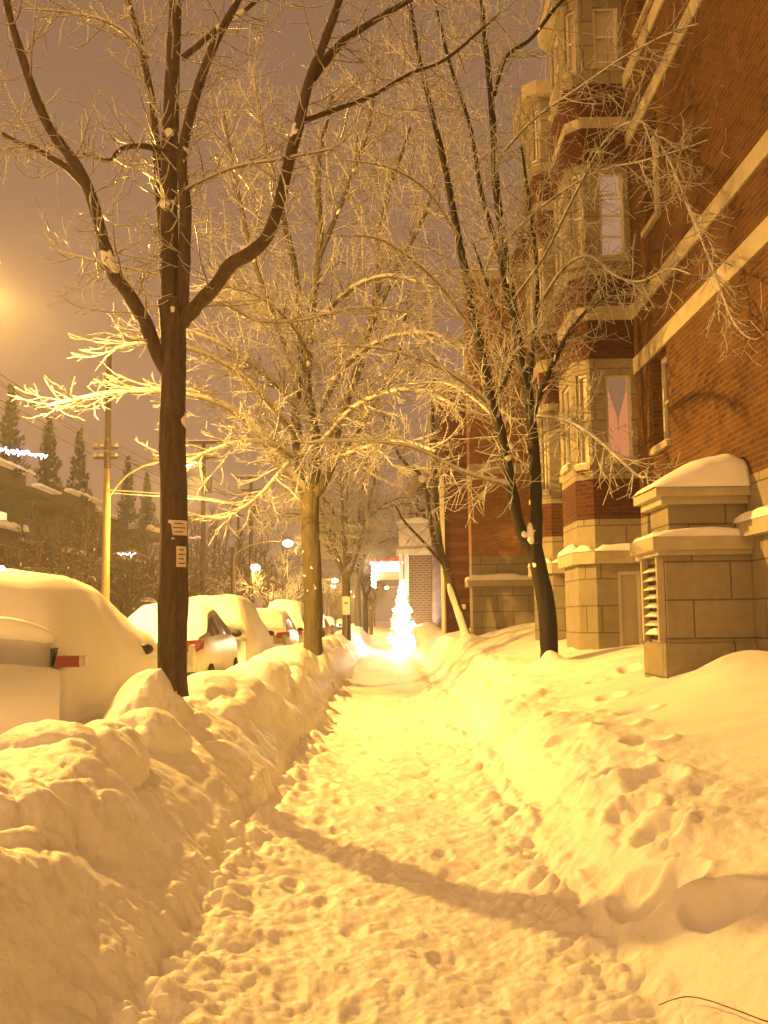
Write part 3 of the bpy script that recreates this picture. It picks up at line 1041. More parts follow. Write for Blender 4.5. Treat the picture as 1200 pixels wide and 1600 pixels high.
# ------------------------------------------------------------------ trees
class Tree:
    def __init__(self, seed):
        self.rng = np.random.default_rng(seed)
        self.tr = []      # thick branches: pts, radii
        self.tw = []      # twigs

    @staticmethod
    def smooth(pts, n):
        pts = np.asarray(pts, float)
        m = len(pts)
        t = np.linspace(0, m - 1, n)
        i = np.clip(np.floor(t).astype(int), 0, m - 2)
        f = (t - i)[:, None]
        p0 = pts[np.clip(i - 1, 0, m - 1)]; p1 = pts[i]; p2 = pts[i + 1]; p3 = pts[np.clip(i + 2, 0, m - 1)]
        return 0.5 * ((2 * p1) + (-p0 + p2) * f + (2 * p0 - 5 * p1 + 4 * p2 - p3) * f ** 2 + (-p0 + 3 * p1 - 3 * p2 + p3) * f ** 3)

    def limb(self, pts, r0, r1, n=None, wob=0.0, thin=False):
        n = n or max(6, len(pts) * 5)
        q = self.smooth(pts, n)
        if wob:
            q[1:-1] += self.rng.normal(0, wob, (n - 2, 3))
        rr = np.linspace(1, 0, n) ** 0.9 * (r0 - r1) + r1
        if r0 > 0.03 and not thin:
            rr = rr * (1 + 0.05 * self.rng.normal(0, 1, n))
            self.tr.append((q, rr))
        else:
            self.tw.append((q, rr))
        return q, rr

    def sprout(self, parent, spacing, length, r, levels, t0=0.15, ang=(35, 70), droop=0.0, lift=0.25, flat=0.5, shrink=0.5, taper=True, sub=0.42, lean=None, sps=0.62):
        rng = self.rng
        q, rr = parent
        seg = np.linalg.norm(np.diff(q, axis=0), axis=1)
        cum = np.concatenate([[0], np.cumsum(seg)])
        L = cum[-1]
        s = L * t0 + rng.uniform(0, spacing)
        side = rng.uniform() < 0.5
        while s < L:
            k = min(np.searchsorted(cum, s) - 1, len(seg) - 1); k = max(k, 0)
            f = (s - cum[k]) / max(seg[k], 1e-6)
            p = q[k] * (1 - f) + q[k + 1] * f
            d = (q[k + 1] - q[k]) / max(seg[k], 1e-6)
            tt = s / L
            a = rad(rng.uniform(*ang))
            up = np.array([0, 0, 1.0])
            h = np.cross(d, up)
            if np.linalg.norm(h) < 0.25:
                az = rng.uniform(0, 2 * math.pi)
                h = np.array([math.cos(az), math.sin(az), 0])
                h -= d * h.dot(d)
            h /= np.linalg.norm(h)
            v = np.cross(h, d)
            az = (0 if side else math.pi) + rng.normal(0, 0.5) * (1.0 + (1 - flat) * 2.2)
            side = not side
            o = h * math.cos(az) + v * math.sin(az)
            cd_ = d * math.cos(a) + o * math.sin(a)
            if lean is not None:
                cd_ = cd_ + lean
                cd_ /= np.linalg.norm(cd_)
            ln = length * rng.uniform(0.45, 1.15) * (1 - shrink * tt if taper else 1)
            rp = rr[k]
            r0 = min(r, rp * 0.8) * (0.7 + 0.5 * rng.uniform())
            n = 5 if ln < 0.5 else (7 if ln < 1.4 else 10)
            pts = [p]
            dd = cd_.copy()
            st = ln / (n - 1)
            for i in range(n - 1):
                tq = i / (n - 1)
                dd = dd + np.array([0, 0, (-droop * (1 - tq) + lift * tq) * 0.5]) + rng.normal(0, 0.10, 3)
                dd /= np.linalg.norm(dd)
                pts.append(pts[-1] + dd * st)
            pts = np.array(pts)
            cr_ = np.linspace(r0, max(0.0035, r0 * 0.45), n)
            ch = (pts, cr_)
            (self.tr if r0 > 0.03 else self.tw).append(ch)
            if levels > 1:
                self.sprout(ch, spacing * sps, length * sub, r * 0.72, levels - 1, 0.10, ang, droop, lift, flat, shrink, taper, sub, None, sps)
            s += spacing * rng.uniform(0.55, 1.45)

    def mesh(self, name, lst, mat, fat=1.0):
        Vs, Fs, n = [], [], 0
        tris = []
        for (q, rr) in lst:
            r = float(np.mean(rr))
            sides = 32 if r > 0.085 else (14 if r > 0.05 else (8 if r > 0.03 else (5 if r > 0.012 else 4)))
            q2 = q; r2 = rr * fat
            if r > 0.085 and len(q) > 8:
                q2 = self.smooth(q, len(q) * 4); r2 = np.interp(np.linspace(0, 1, len(q2)), np.linspace(0, 1, len(q)), rr * fat)
            V, F = tube_arrays(q2, r2, sides)
            if r > 0.085:
                m_ = len(q2); a_ = np.tile(np.arange(sides) / sides, m_); z_ = np.repeat(q2[:, 2], sides)
                ph = a_ * 2 * math.pi
                nn = fbm(np.cos(ph) * 3.2 + 5 + z_ * 0.3, np.sin(ph) * 3.2 + z_ * 1.1, 201, 4)
                fl = fbm(np.cos(ph) * 1.1 + 9, np.sin(ph) * 1.1 + z_ * 0.8, 203, 2)
                ctr = np.repeat(q2, sides, 0)
                V = ctr + (V - ctr) * (1 + 0.11 * nn + 0.10 * fl)[:, None]
            # close the tip
            tip = q2[-1] + (q2[-1] - q2[-2]) * 0.15
            V = np.vstack([V, tip])
            b = (len(q2) - 1) * sides
            T = np.array([(b + i, b + (i + 1) % sides, len(V) - 1) for i in range(sides)])
            Vs.append(V); Fs.append(F + n); tris.append(T + n); n += len(V)
        V = np.vstack(Vs); F = np.vstack(Fs); T = np.vstack(tris)
        me = bpy.data.meshes.new(name)
        me.vertices.add(len(V)); me.vertices.foreach_set('co', V.ravel())
        nl = F.size + T.size
        me.loops.add(nl)
        me.loops.foreach_set('vertex_index', np.concatenate([F.ravel(), T.ravel()]).astype(np.int32))
        me.polygons.add(len(F) + len(T))
        ls = np.concatenate([np.arange(len(F)) * 4, F.size + np.arange(len(T)) * 3]).astype(np.int32)
        lt = np.concatenate([np.full(len(F), 4), np.full(len(T), 3)]).astype(np.int32)
        me.polygons.foreach_set('loop_start', ls); me.polygons.foreach_set('loop_total', lt)
        me.polygons.foreach_set('use_smooth', [True] * (len(F) + len(T)))
        me.materials.append(mat)
        me.update(); me.validate()
        return me

    def build(self, name, base, label, cat, group, bark, twig, snow_lumps=(), fat=1.0):
        e = empty(name, base, label, cat, group)
        off = np.array(base)
        tr = [(q - off, r) for q, r in self.tr]; tw = [(q - off, r) for q, r in self.tw]
        o = bpy.data.objects.new('trunk', self.mesh('trunk', tr, bark)); COL.objects.link(o); o.parent = e
        o = bpy.data.objects.new('crown', self.mesh('crown', tw, twig, fat)); COL.objects.link(o); o.parent = e
        if snow_lumps:
            for ii, (c, r, sx, sy, sz) in enumerate(snow_lumps):
                b = MB(); b.blob(c, r, sx, sy, sz, ii + 3)
                b.build('snow_lump', M['snow_soft'], e, smooth=True)
        return e


def pl(lst):
    """pixel polyline with street distances -> points"""
    return [P(x, y, Y) for (x, y, Y) in lst]


def px2m(w, Y):
    return w * Y / FPX / 2


# --- near tree on the left bank
def hero_tree():
    T = Tree(5)
    Y = 10.0
    base = P(270, 1072, Y); base[2] = gz(base[0], base[1]) - 0.15
    trunk = [base, P(269, 1000, Y), P(270, 900, Y), P(271, 800, Y), P(269, 700, Y), P(271, 600, Y), P(270, 520, Y), P(266, 470, Y)]
    q = T.smooth(trunk, 40)
    w = np.interp(np.linspace(0, 1, 40), [0, 0.06, 0.3, 0.7, 1], [52, 46, 45, 42, 42])
    T.tr.append((q, w * Y / FPX / 2 * (1 + 0.02 * T.rng.normal(0, 1, 40))))
    main = []
    main.append(T.limb(pl([(268, 520, Y), (266, 430, Y), (264, 330, 10.0), (266, 220, 10.05), (270, 100, 10.1), (274, 0, 10.2), (272, -160, 10.3), (280, -300, 10.4)]), px2m(34, Y), px2m(14, Y), 40))
    main.append(T.limb(pl([(284, 500, Y), (288, 400, 9.9), (290, 320, 9.9), (284, 250, 9.8), (300, 170, 9.7), (330, 80, 9.6), (372, 0, 9.5), (420, -100, 9.3)]), px2m(22, Y), px2m(9, Y), 40))
    main.append(T.limb(pl([(256, 400, Y), (248, 300, 10.1), (240, 180, 10.3), (222, 80, 10.5), (200, 0, 10.8), (170, -100, 11.2)]), px2m(15, Y), px2m(7, Y), 34))
    main.append(T.limb(pl([(264, 585, Y), (245, 550, 9.95), (225, 500, 9.9), (200, 458, 9.8), (176, 425, 9.7), (160, 370, 9.6), (138, 295, 9.4), (110, 245, 9.3), (80, 205, 9.2), (55, 150, 9.1), (32, 80, 9.0), (12, 10, 8.9), (0, -80, 8.8)]), px2m(25, Y), px2m(8, Y), 50))
    main.append(T.limb(pl([(135, 292, 9.4), (105, 262, 9.5), (60, 235, 9.6), (15, 215, 9.7), (-60, 170, 9.8)]), px2m(14, Y), px2m(6, Y), 20))
    main.append(T.limb(pl([(282, 505, Y), (305, 480, 9.9), (335, 448, 9.7), (362, 412, 9.5), (392, 395, 9.4), (418, 368, 9.3), (435, 320, 9.2), (452, 250, 9.1), (468, 190, 9.0), (482, 130, 8.9), (505, 70, 8.8), (530, 0, 8.7), (550, -80, 8.6)]), px2m(26, Y), px2m(9, Y), 54))
    main.append(T.limb(pl([(488, 122, 8.9), (530, 70, 9.0), (580, 35, 9.1), (640, 0, 9.2), (720, -50, 9.3)]), px2m(14, Y), px2m(7, Y), 22))
    main.append(T.limb(pl([(286, 300, 9.9), (310, 285, 9.7), (370, 260, 9.4), (440, 248, 9.1), (520, 232, 8.9)]), px2m(9, Y), px2m(4, Y), 20))
    main.append(T.limb(pl([(262, 240, 10), (225, 228, 9.8), (190, 232, 9.6), (170, 250, 9.5), (130, 240, 9.4)]), px2m(12, Y), px2m(4, Y), 20))
    main.append(T.limb(pl([(285, 90, 9.9), (310, 70, 9.8), (345, 40, 9.7), (390, 10, 9.6), (430, -30, 9.5)]), px2m(12, Y), px2m(6, Y), 16))
    main.append(T.limb(pl([(472, 190, 9.0), (520, 172, 9.2), (580, 150, 9.5), (640, 115, 9.8), (700, 90, 10.1), (780, 20, 10.4)]), px2m(10, Y), px2m(5, Y), 24))
    main.append(T.limb(pl([(300, 480, 9.9), (350, 475, 10.4), (400, 500, 11), (470, 500, 11.6), (560, 480, 12.2), (650, 490, 12.8)]), px2m(9, Y), px2m(4, Y), 24))
    main.append(T.limb(pl([(258, 430, 10), (200, 418, 10.3), (140, 405, 10.6), (78, 388, 10.9)]), px2m(7, Y), px2m(3.5, Y), 18))
    main.append(T.limb(pl([(236, 90, 10.4), (180, 40, 10.2), (110, 20, 10.0), (40, 14, 9.8)]), px2m(9, Y), px2m(4, Y), 18))
    for m in main:
        T.sprout(m, 0.115, 0.95, 0.0095, 2, 0.08, (35, 80), 0.25, 0.9, 0.25, 0.35, True, 0.34, None, 0.95)
    # fuller twigs low on the right, catching the lamp
    lumps = []
    for (x, y, Yd, r, sx, sy, sz) in [(248, 545, 9.95, 0.055, 0.6, 0.6, 1.9), (390, 388, 9.4, 0.05, 1.9, 0.6, 0.5)]:
        lumps.append((P(x, y, Yd), r, sx, sy, sz))
    return T.build('maple_tree', base, 'tall dark bare maple with paper notices on its trunk, nearest tree on the left snowbank', 'tree', 'bare trees along the sidewalk', M['bark_hero'], M['twig'], lumps, 1.1)


hero_tree()


# --- second tree of the row, its crown full of snow
def second_tree():
    T = Tree(11)
    Y = 24.0
    base = P(489, 1000, Y); base[2] = gz(base[0], base[1]) - 0.2
    q = T.smooth([base, P(489, 960, Y), P(487, 880, Y), P(484, 810, Y), P(485, 760, Y)], 24)
    T.tr.append((q, np.interp(np.linspace(0, 1, 24), [0, 0.1, 1], [34, 29, 30]) * Y / FPX / 2 * (1 + 0.02 * T.rng.normal(0, 1, 24))))
    m = []
    L = T.limb
    m.append(L(pl([(480, 780, Y), (468, 720, Y), (462, 640, 24.2), (470, 540, 24.4), (462, 430, 24.6), (440, 330, 25), (420, 240, 25.4), (395, 120, 26)]), px2m(18, Y), px2m(5, Y), 40))
    m.append(L(pl([(488, 770, Y), (496, 700, 23.8), (480, 600, 23.6), (488, 480, 23.4), (500, 380, 23.2), (498, 260, 23), (520, 150, 22.8)]), px2m(17, Y), px2m(5, Y), 36))
    m.append(L(pl([(492, 775, Y), (515, 735, 23.6), (530, 660, 23.2), (565, 560, 22.9), (590, 450, 22.6), (600, 330, 22.4), (640, 200, 22.2)]), px2m(17, Y), px2m(5, Y), 36))
    m.append(L(pl([(495, 765, Y), (525, 720, 24.6), (580, 640, 25.5), (620, 560, 26.2), (640, 450, 26.8)]), px2m(12, Y), px2m(4, Y), 26))
    m.append(L(pl([(470, 600, 24.3), (430, 500, 24), (395, 400, 23.6), (370, 290, 23.2), (350, 180, 22.8)]), px2m(9, Y), px2m(4, Y), 30))
    m.append(L(pl([(575, 520, 22.8), (620, 420, 22.2), (665, 330, 21.6), (690, 230, 21.2)]), px2m(8, Y), px2m(4, Y), 26))
    m.append(L(pl([(500, 400, 23.2), (540, 300, 22.6), (575, 200, 22.0), (590, 90, 21.6)]), px2m(8, Y), px2m(4, Y), 26))
    # spreading lower limbs toward the lamp on the left
    low = []
    low.append(L(pl([(478, 770, Y), (440, 722, 23.4), (392, 662, 22.6), (340, 628, 21.8), (270, 612, 21), (190, 612, 20.4), (130, 622, 19.9), (75, 634, 19.5)]), px2m(13, Y), px2m(4, 20), 34, 0.0, True))
    low.append(L(pl([(470, 690, Y), (430, 640, 22.5), (370, 580, 21.3), (300, 545, 20.4), (230, 535, 19.8), (180, 545, 19.4)]), px2m(10, Y), px2m(4, 20), 28, 0.0, True))
    low.append(L(pl([(466, 640, Y), (420, 590, 22.5), (350, 540, 21.5), (280, 510, 21)]), px2m(9, Y), px2m(4, 20), 22, 0.0, True))
    low.append(L(pl([(480, 740, Y), (440, 700, 22.0), (390, 690, 20.5), (330, 705, 19.4), (290, 725, 18.9)]), px2m(9, Y), px2m(4, 20), 22, 0.0, True))
    low.append(L(pl([(484, 700, Y), (450, 725, 22.4), (410, 770, 21.2), (370, 800, 20.4), (335, 812, 20.2)]), px2m(7, Y), px2m(3, 20), 22, 0.0, True))
    low.append(L(pl([(505, 690, 23.8), (550, 640, 22), (600, 615, 20.5), (660, 610, 19.5), (720, 640, 18.8)]), px2m(9, Y), px2m(4, 20), 24, 0.0, True))
    low.append(L(pl([(500, 640, 23.6), (540, 570, 22), (600, 530, 21), (670, 520, 20), (730, 545, 19.3)]), px2m(9, Y), px2m(4, 20), 24, 0.0, True))
    low.append(L(pl([(488, 560, 23.4), (450, 500, 22), (400, 460, 21), (340, 445, 20.2)]), px2m(8, Y), px2m(4, 20), 22, 0.0, True))
    low.append(L(pl([(495, 500, 23.4), (550, 450, 22.3), (610, 430, 21.5), (680, 450, 21)]), px2m(8, Y), px2m(4, 20), 22, 0.0, True))
    low.append(L(pl([(520, 720, 23.6), (570, 700, 22), (630, 690, 20.8), (680, 705, 20)]), px2m(8, Y), px2m(4, 20), 22, 0.0, True))
    low.append(L(pl([(470, 560, 24.2), (430, 500, 25.2), (380, 470, 26), (330, 470, 26.6)]), px2m(8, Y), px2m(4, 20), 22, 0.0, True))
    for x in m:
        T.sprout(x, 0.165, 2.2, 0.0150, 3, 0.10, (28, 62), 0.08, 0.35, 0.2, 0.35, True, 0.40, None, 1.25)
    for x in low:
        T.sprout(x, 0.18, 1.6, 0.0160, 3, 0.08, (18, 48), 0.04, 0.3, 0.75, 0.35, True, 0.38, None, 1.05)
    lumps = [(P(478, 742, 23.95), 0.13, 0.7, 0.6, 1.4), (P(498, 748, 23.95), 0.12, 0.7, 0.6, 1.4)]
    return T.build('linden_tree', base, 'sturdy bare tree with snow-loaded spreading branches, behind the parked cars, second on the left', 'tree', 'bare trees along the sidewalk', M['bark_mid'], M['twig'], lumps, 1.35)


second_tree()


# --- dark tree on the lawn at right
def right_tree():
    T = Tree(23)
    Y = 17.0
    base = P(858, 1045, Y); base[2] = gz(base[0], base[1]) - 0.35
    q = T.smooth([base, P(858, 1010, Y), P(852, 940, Y), P(842, 890, Y), P(834, 850, Y)], 24)
    T.tr.append((q, np.interp(np.linspace(0, 1, 24), [0, 0.12, 1], [36, 29, 25]) * Y / FPX / 2 * (1 + 0.02 * T.rng.normal(0, 1, 24))))
    m = []
    L = T.limb
    m.append(L(pl([(838, 870, Y), (815, 830, Y), (800, 770, 16.9), (786, 690, 16.8), (765, 610, 16.7), (745, 520, 16.6), (730, 440, 16.5), (712, 350, 16.4), (695, 260, 16.3), (676, 180, 16.2), (655, 90, 16.1), (640, 0, 16)]), px2m(20, Y), px2m(5, Y), 56))
    m.append(L(pl([(838, 865, Y), (838, 790, Y), (834, 700, 17), (826, 620, 17.1), (812, 550, 17.1), (800, 470, 17.2), (788, 390, 17.3), (775, 290, 17.4), (770, 190, 17.5), (762, 100, 17.6), (752, 0, 17.7), (750, -90, 17.8)]), px2m(20, Y), px2m(6, Y), 56))
    m.append(L(pl([(795, 480, 17.2), (780, 400, 17.0), (752, 300, 16.8), (735, 200, 16.6), (700, 90, 16.4), (680, 0, 16.2)]), px2m(9, Y), px2m(4, Y), 30))
    m.append(L(pl([(770, 630, 16.8), (800, 560, 16.4), (770, 470, 16.2), (740, 380, 16)]), px2m(6, Y), px2m(3, Y), 20))
    m.append(L(pl([(830, 660, 17), (850, 600, 16.9), (890, 520, 16.7), (935, 470, 16.5), (985, 445, 16.3)]), px2m(11, Y), px2m(4, Y), 26))
    m.append(L(pl([(828, 600, 17), (835, 520, 17.1), (840, 440, 17.2), (830, 340, 17.3), (815, 230, 17.4)]), px2m(8, Y), px2m(4, Y), 26))
    m.append(L(pl([(772, 150, 17.6), (790, 90, 17.2), (830, 60, 16.9), (870, 10, 16.6), (920, -40, 16.3)]), px2m(8, Y), px2m(4, Y), 20))
    arcs = []
    arcs.append(L(pl([(798, 757, 16.9), (760, 748, 16.4), (720, 735, 16), (690, 720, 15.7), (640, 697, 15.2), (560, 688, 14.6), (480, 692, 14)]), px2m(9, Y), px2m(3.5, 15), 36, 0.0, True))
    arcs.append(L(pl([(772, 640, 16.8), (735, 605, 16.3), (690, 575, 15.8), (640, 555, 15.3), (590, 543, 14.8), (530, 540, 14.3)]), px2m(8, Y), px2m(3.5, 15), 32, 0.0, True))
    arcs.append(L(pl([(745, 525, 16.6), (700, 460, 16), (650, 410, 15.4), (590, 372, 14.9), (520, 368, 14.4)]), px2m(7, Y), px2m(3.5, 15), 30, 0.0, True))
    arcs.append(L(pl([(716, 370, 16.4), (670, 300, 15.8), (610, 262, 15.2), (540, 250, 14.7)]), px2m(6, Y), px2m(3, 15), 26, 0.0, True))
    arcs.append(L(pl([(836, 650, 17), (880, 655, 16.5), (925, 680, 16), (965, 715, 15.6), (995, 742, 15.4), (1010, 745, 15.2), (1012, 735, 15.1)]), px2m(6, Y), px2m(3, 15), 30, 0.0, True))
    arcs.append(L(pl([(800, 470, 17.2), (850, 400, 16.3), (900, 300, 15.4), (950, 215, 14.6), (1000, 190, 13.8), (1040, 240, 13.9), (1075, 320, 12.7), (1112, 415, 12.3), (1145, 500, 12), (1175, 530, 11.8), (1200, 520, 11.6)]), px2m(4.5, Y), px2m(2, 12), 50, 0.0, True))
    arcs.append(L(pl([(787, 380, 17.3), (850, 320, 16.2), (930, 270, 15.2), (1010, 250, 14.2), (1090, 225, 13.4), (1170, 190, 12.6)]), px2m(5, Y), px2m(2, 12), 40, 0.0, True))
    arcs.append(L(pl([(776, 250, 17.4), (830, 190, 16.3), (900, 140, 15.3), (990, 80, 14.4), (1080, 40, 13.5), (1170, 30, 12.8)]), px2m(5, Y), px2m(2, 12), 40, 0.0, True))
    arcs.append(L(pl([(840, 480, 17.1), (880, 420, 16.5), (920, 400, 16), (960, 430, 15.6), (1000, 440, 15.2), (1050, 420, 14.6), (1100, 440, 14)]), px2m(6, Y), px2m(3, 12), 36, 0.0, True))
    arcs.append(L(pl([(800, 700, 16.9), (760, 640, 17.4), (700, 600, 18), (640, 600, 18.5)]), px2m(6, Y), px2m(3, 15), 26, 0.0, True))
    for x in m:
        T.sprout(x, 0.12, 1.6, 0.0098, 2, 0.10, (32, 72), 0.12, 0.4, 0.2, 0.35, True, 0.38, None, 1.0)
    for x in arcs:
        T.sprout(x, 0.11, 1.1, 0.0092, 2, 0.10, (30, 65), 0.14, 0.25, 0.5, 0.35, True, 0.40, None, 0.9)
    lumps = [(P(828, 838, 16.95), 0.10, 0.75, 0.6, 2.0), (P(864, 1040, 16.75), 0.2, 0.9, 0.6, 0.8)]
    return T.build('young_maple_tree', base, 'slim dark bare tree forking low on the lawn in front of the brick bay towers', 'tree', 'bare trees along the sidewalk', M['bark_dark'], M['twig'], lumps, 1.15)


right_tree()


# --- thin leaning tree in front of the far brick wall
def leaning_tree():
    T = Tree(31)
    Y = 28.0
    base = P(733, 1005, Y); base[2] = gz(base[0], base[1]) - 0.2
    q = T.smooth([base, P(722, 970, Y), P(708, 930, Y), P(697, 890, Y)], 18)
    T.tr.append((q, np.linspace(px2m(15, Y), px2m(12, Y), 18)))
    m = []
    L = T.limb
    m.append(L(pl([(698, 895, Y), (688, 850, Y), (682, 790, Y), (680, 720, 28), (676, 640, 28), (680, 560, 28.2)]), px2m(9, Y), px2m(4, Y), 24))
    m.append(L(pl([(696, 890, Y), (677, 840, Y), (668, 780, 27.8), (655, 740, 27.6), (625, 715, 27.2), (600, 650, 27)]), px2m(8, Y), px2m(4, Y), 24))
    m.append(L(pl([(690, 880, Y), (660, 845, 27.4), (632, 815, 27), (618, 790, 26.6)]), px2m(5, Y), px2m(3, Y), 18))
    for x in m:
        T.sprout(x, 0.22, 1.4, 0.016, 3, 0.3, (35, 75), 0.05, 0.2, 0.3, 0.3, True, 0.42, None, 0.9)
    lumps = [(P(660, 748, 27.5), 0.12, 0.9, 0.7, 0.8)]
    e_ = T.build('leaning_tree', base, 'thin leaning tree, its lower trunk plastered with snow, before the dark brick wall', 'tree', 'bare trees along the sidewalk', M['bark_mid'], M['twig'], lumps)

    q2 = q[1:15] + np.array([-0.035, -0.06, 0.02])
    b = MB(); b.tube(q2, px2m(12, Y) * np.interp(np.linspace(0, 1, 14), [0, 0.2, 0.85, 1], [1.6, 1.0, 0.85, 0.3]) * (1 + 0.08 * T.rng.normal(0, 1, 14)), 10)
    b.build('snow_plaster', M['snow_soft'], e_, smooth=True)


leaning_tree()


# --- farther row trees and trees across the street share generated shapes
def generic_tree(seed, name, label, H, r, levels, spacing, twig_r, bark, twig, group, spread=0.5, fat=1.0, length=1.7):
    T = Tree(seed)
    rng = T.rng
    base = np.zeros(3)
    hf = H * rng.uniform(0.26, 0.34)
    q = T.smooth([(0, 0, -0.3), (0.02, 0, hf * 0.5), (0.03, 0.02, hf)], 14)
    T.tr.append((q, np.linspace(r * 1.1, r * 0.9, 14)))
    m = []
    n = 6
    for i in range(n):
        az = 2 * math.pi * (i + rng.uniform(-0.25, 0.25)) / n
        s = spread * rng.uniform(0.35, 1.0)
        z0 = hf * rng.uniform(0.82, 1.0)
        hx, hy = math.cos(az), math.sin(az)
        top = H * rng.uniform(0.75, 1.0)
        R = H * s * 0.5
        m.append(T.limb([(0, 0, z0), (hx * R * 0.35, hy * R * 0.35, z0 + (top - z0) * 0.25), (hx * R * 0.7, hy * R * 0.7, z0 + (top - z0) * 0.6), (hx * R, hy * R, top)], r * 0.55, r * 0.12, 18, 0.02))
    for i in range(6):
        az = 2 * math.pi * (i + rng.uniform(-0.3, 0.3)) / 6
        hx, hy = math.cos(az), math.sin(az)
        z0 = hf * rng.uniform(0.95, 1.5)
        R = H * spread * rng.uniform(0.55, 0.85)
        m.append(T.limb([(0, 0, z0), (hx * R * 0.4, hy * R * 0.4, z0 + R * 0.32), (hx * R * 0.8, hy * R * 0.8, z0 + R * 0.42), (hx * R * 1.1, hy * R * 1.1, z0 + R * 0.32)], r * 0.4, r * 0.1, 16, 0.02))
    for x in m:
        T.sprout(x, spacing, length, twig_r, levels, 0.12, (28, 62), 0.08, 0.28, 0.35, 0.4, True, 0.42, None, 0.85)
    return T.build(name, (0, 0, 0), label, 'tree', group, bark, twig, (), fat)


ROW = 'bare trees along the sidewalk'
row_a = generic_tree(41, 'linden_tree', 'snowy bare tree with a white parking sign on its trunk, third on the left', 9.5, 0.19, 3, 0.17, 0.022, M['bark_mid'], M['twig'], ROW, 0.62, 1.3)
row_b = generic_tree(43, 'linden_tree', 'slender snowy bare tree right behind the one bearing the parking sign', 9.5, 0.19, 3, 0.17, 0.022, M['bark_mid'], M['twig'], ROW, 0.55, 1.3)


def place(o, x, y, rz, s, label=None, dz=0.0):
    o.location = (x, y, gz(x, y) + dz)
    o.rotation_euler = (0, 0, rz)
    o.scale = (s, s, s)
    if label:
        o['label'] = label
    return o


place(row_a, P(541, 980, 46)[0], 46, 0.4, 1.0)
place(row_b, P(559, 980, 62)[0], 62, 1.9, 1.0)
place(copy_tree(row_a), P(572, 980, 80)[0], 80, 3.1, 1.0, 'small far snowy tree, farther down the left row than the one behind the parking sign')
place(copy_tree(row_b), P(580, 980, 105)[0], 105, 4.4, 1.0, 'farthest bare tree of the left row, tiny against the crossing')

FARG = 'brown bare trees across the street'
far_a = generic_tree(51, 'bare_tree', 'brown bare tree in front of the terraces, left of the tall lamp pole', 9.0, 0.16, 3, 0.30, 0.026, M['bark_hero'], M['twig_far'], FARG, 0.6, 1.0, 1.6)
far_b = generic_tree(53, 'bare_tree', 'brown bare tree at the far left edge across the street', 9.0, 0.15, 3, 0.30, 0.026, M['bark_hero'], M['twig_far'], FARG, 0.5, 1.0, 1.6)
place(far_a, P(120, 900, 44)[0], 44, 0.3, 0.72)
place(far_b, P(35, 900, 42)[0], 42, 2.0, 0.62)
k = 0
FL = ['brown bare tree just right of the tall lamp pole', 'brown bare tree showing beside the near trunk across the street', 'brown bare tree rising above the covered sedan across the street',
      'brown bare tree behind the pole carrying a wide crossarm', 'brown bare tree left of the third utility pole', 'brown bare tree right behind the third utility pole',
      'brown bare tree behind the amber-lit snowy tree', 'brown bare tree low behind the tan hatchback', 'far brown tree closing the street behind the row trunks', 'far brown tree left of the lit sign', 'bushy brown tree between terraces and lamp pole', 'low brown tree under the red string lights', 'brown bare tree at the frame edge before the terraces', 'brown bare tree below the blue string lights', 'brown bare tree behind the tree left of the lamp pole', 'brown bare tree right behind the tall lamp pole']
for (px, Y, s) in [(205, 52, 0.75), (250, 58, 0.85), (300, 62, 0.95), (330, 70, 1.0), (365, 76, 1.0), (395, 84, 1.05), (430, 95, 1.05), (460, 110, 1.1), (520, 150, 1.2), (585, 230, 1.2), (150, 56, 0.8), (285, 50, 0.6), (5, 50, 0.75), (75, 48, 0.8), (95, 60, 0.85), (190, 66, 0.9)]:
    o = copy_tree(far_a if k % 2 else far_b)
    x = P(px, 950, Y)[0]
    place(o, x, Y, 1.3 * k, s, FL[k])
    k += 1
amber = generic_tree(61, 'small_tree', 'small snow-covered tree glowing amber beneath the bright round street lamp', 5.5, 0.13, 3, 0.26, 0.032, M['bark_mid'], M['twig'], None, 0.9)
place(amber, P(440, 950, 66)[0], 66, 0.5, 0.95)


# ------------------------------------------------------------------ street lamps, poles and wires
def add_light(parent, loc, power, radius=0.08):
    """most of a cobra-head lamp's light goes down; a little leaks upward through its lens"""
    for kind, frac, nm in (('SPOT', 0.66, 'sodium_light'), ('POINT', 0.36, 'lens_glow')):
        l = bpy.data.lights.new(nm, kind)
        l.energy = power * frac
        l.color = SODIUM
        l.shadow_soft_size = radius
        if kind == 'SPOT':
            l.spot_size = rad(180)
            l.spot_blend = 0.22
        o = bpy.data.objects.new(nm, l)
        COL.objects.link(o)
        o.parent = parent
        o.location = np.array(loc) - np.array(world_loc(parent))


def lamp_head(parent, c, d, lens='lamp'):
    """cobra head at c pointing along d"""
    d = np.array(d, float); d /= np.linalg.norm(d)
    b = MB()
    pts = [np.array(c) - d * 0.42 + np.array([0, 0, 0.02]), np.array(c) - d * 0.25 + np.array([0, 0, 0.06]), np.array(c) + np.array([0, 0, 0.09]), np.array(c) + d * 0.25 + np.array([0, 0, 0.05]), np.array(c) + d * 0.33]
    b.tube(pts, [0.05, 0.1, 0.15, 0.12, 0.03], 10)
    h = b.build('lamp_head', M['metal_pole'], parent, smooth=True, loc=c)
    b = MB()
    rl = 0.27 if lens == 'lamp_far' else 0.15  # far lenses enlarged so their size stands in for the lamps' bloom
    b.sphere(np.array(c) + np.array([0, 0, -0.05 - 0.5 * (rl - 0.15)]), rl, 12, 8, 0.75, 1.1, 1.1)
    b.build('lamp_lens', M[lens], h, smooth=True)
    return h


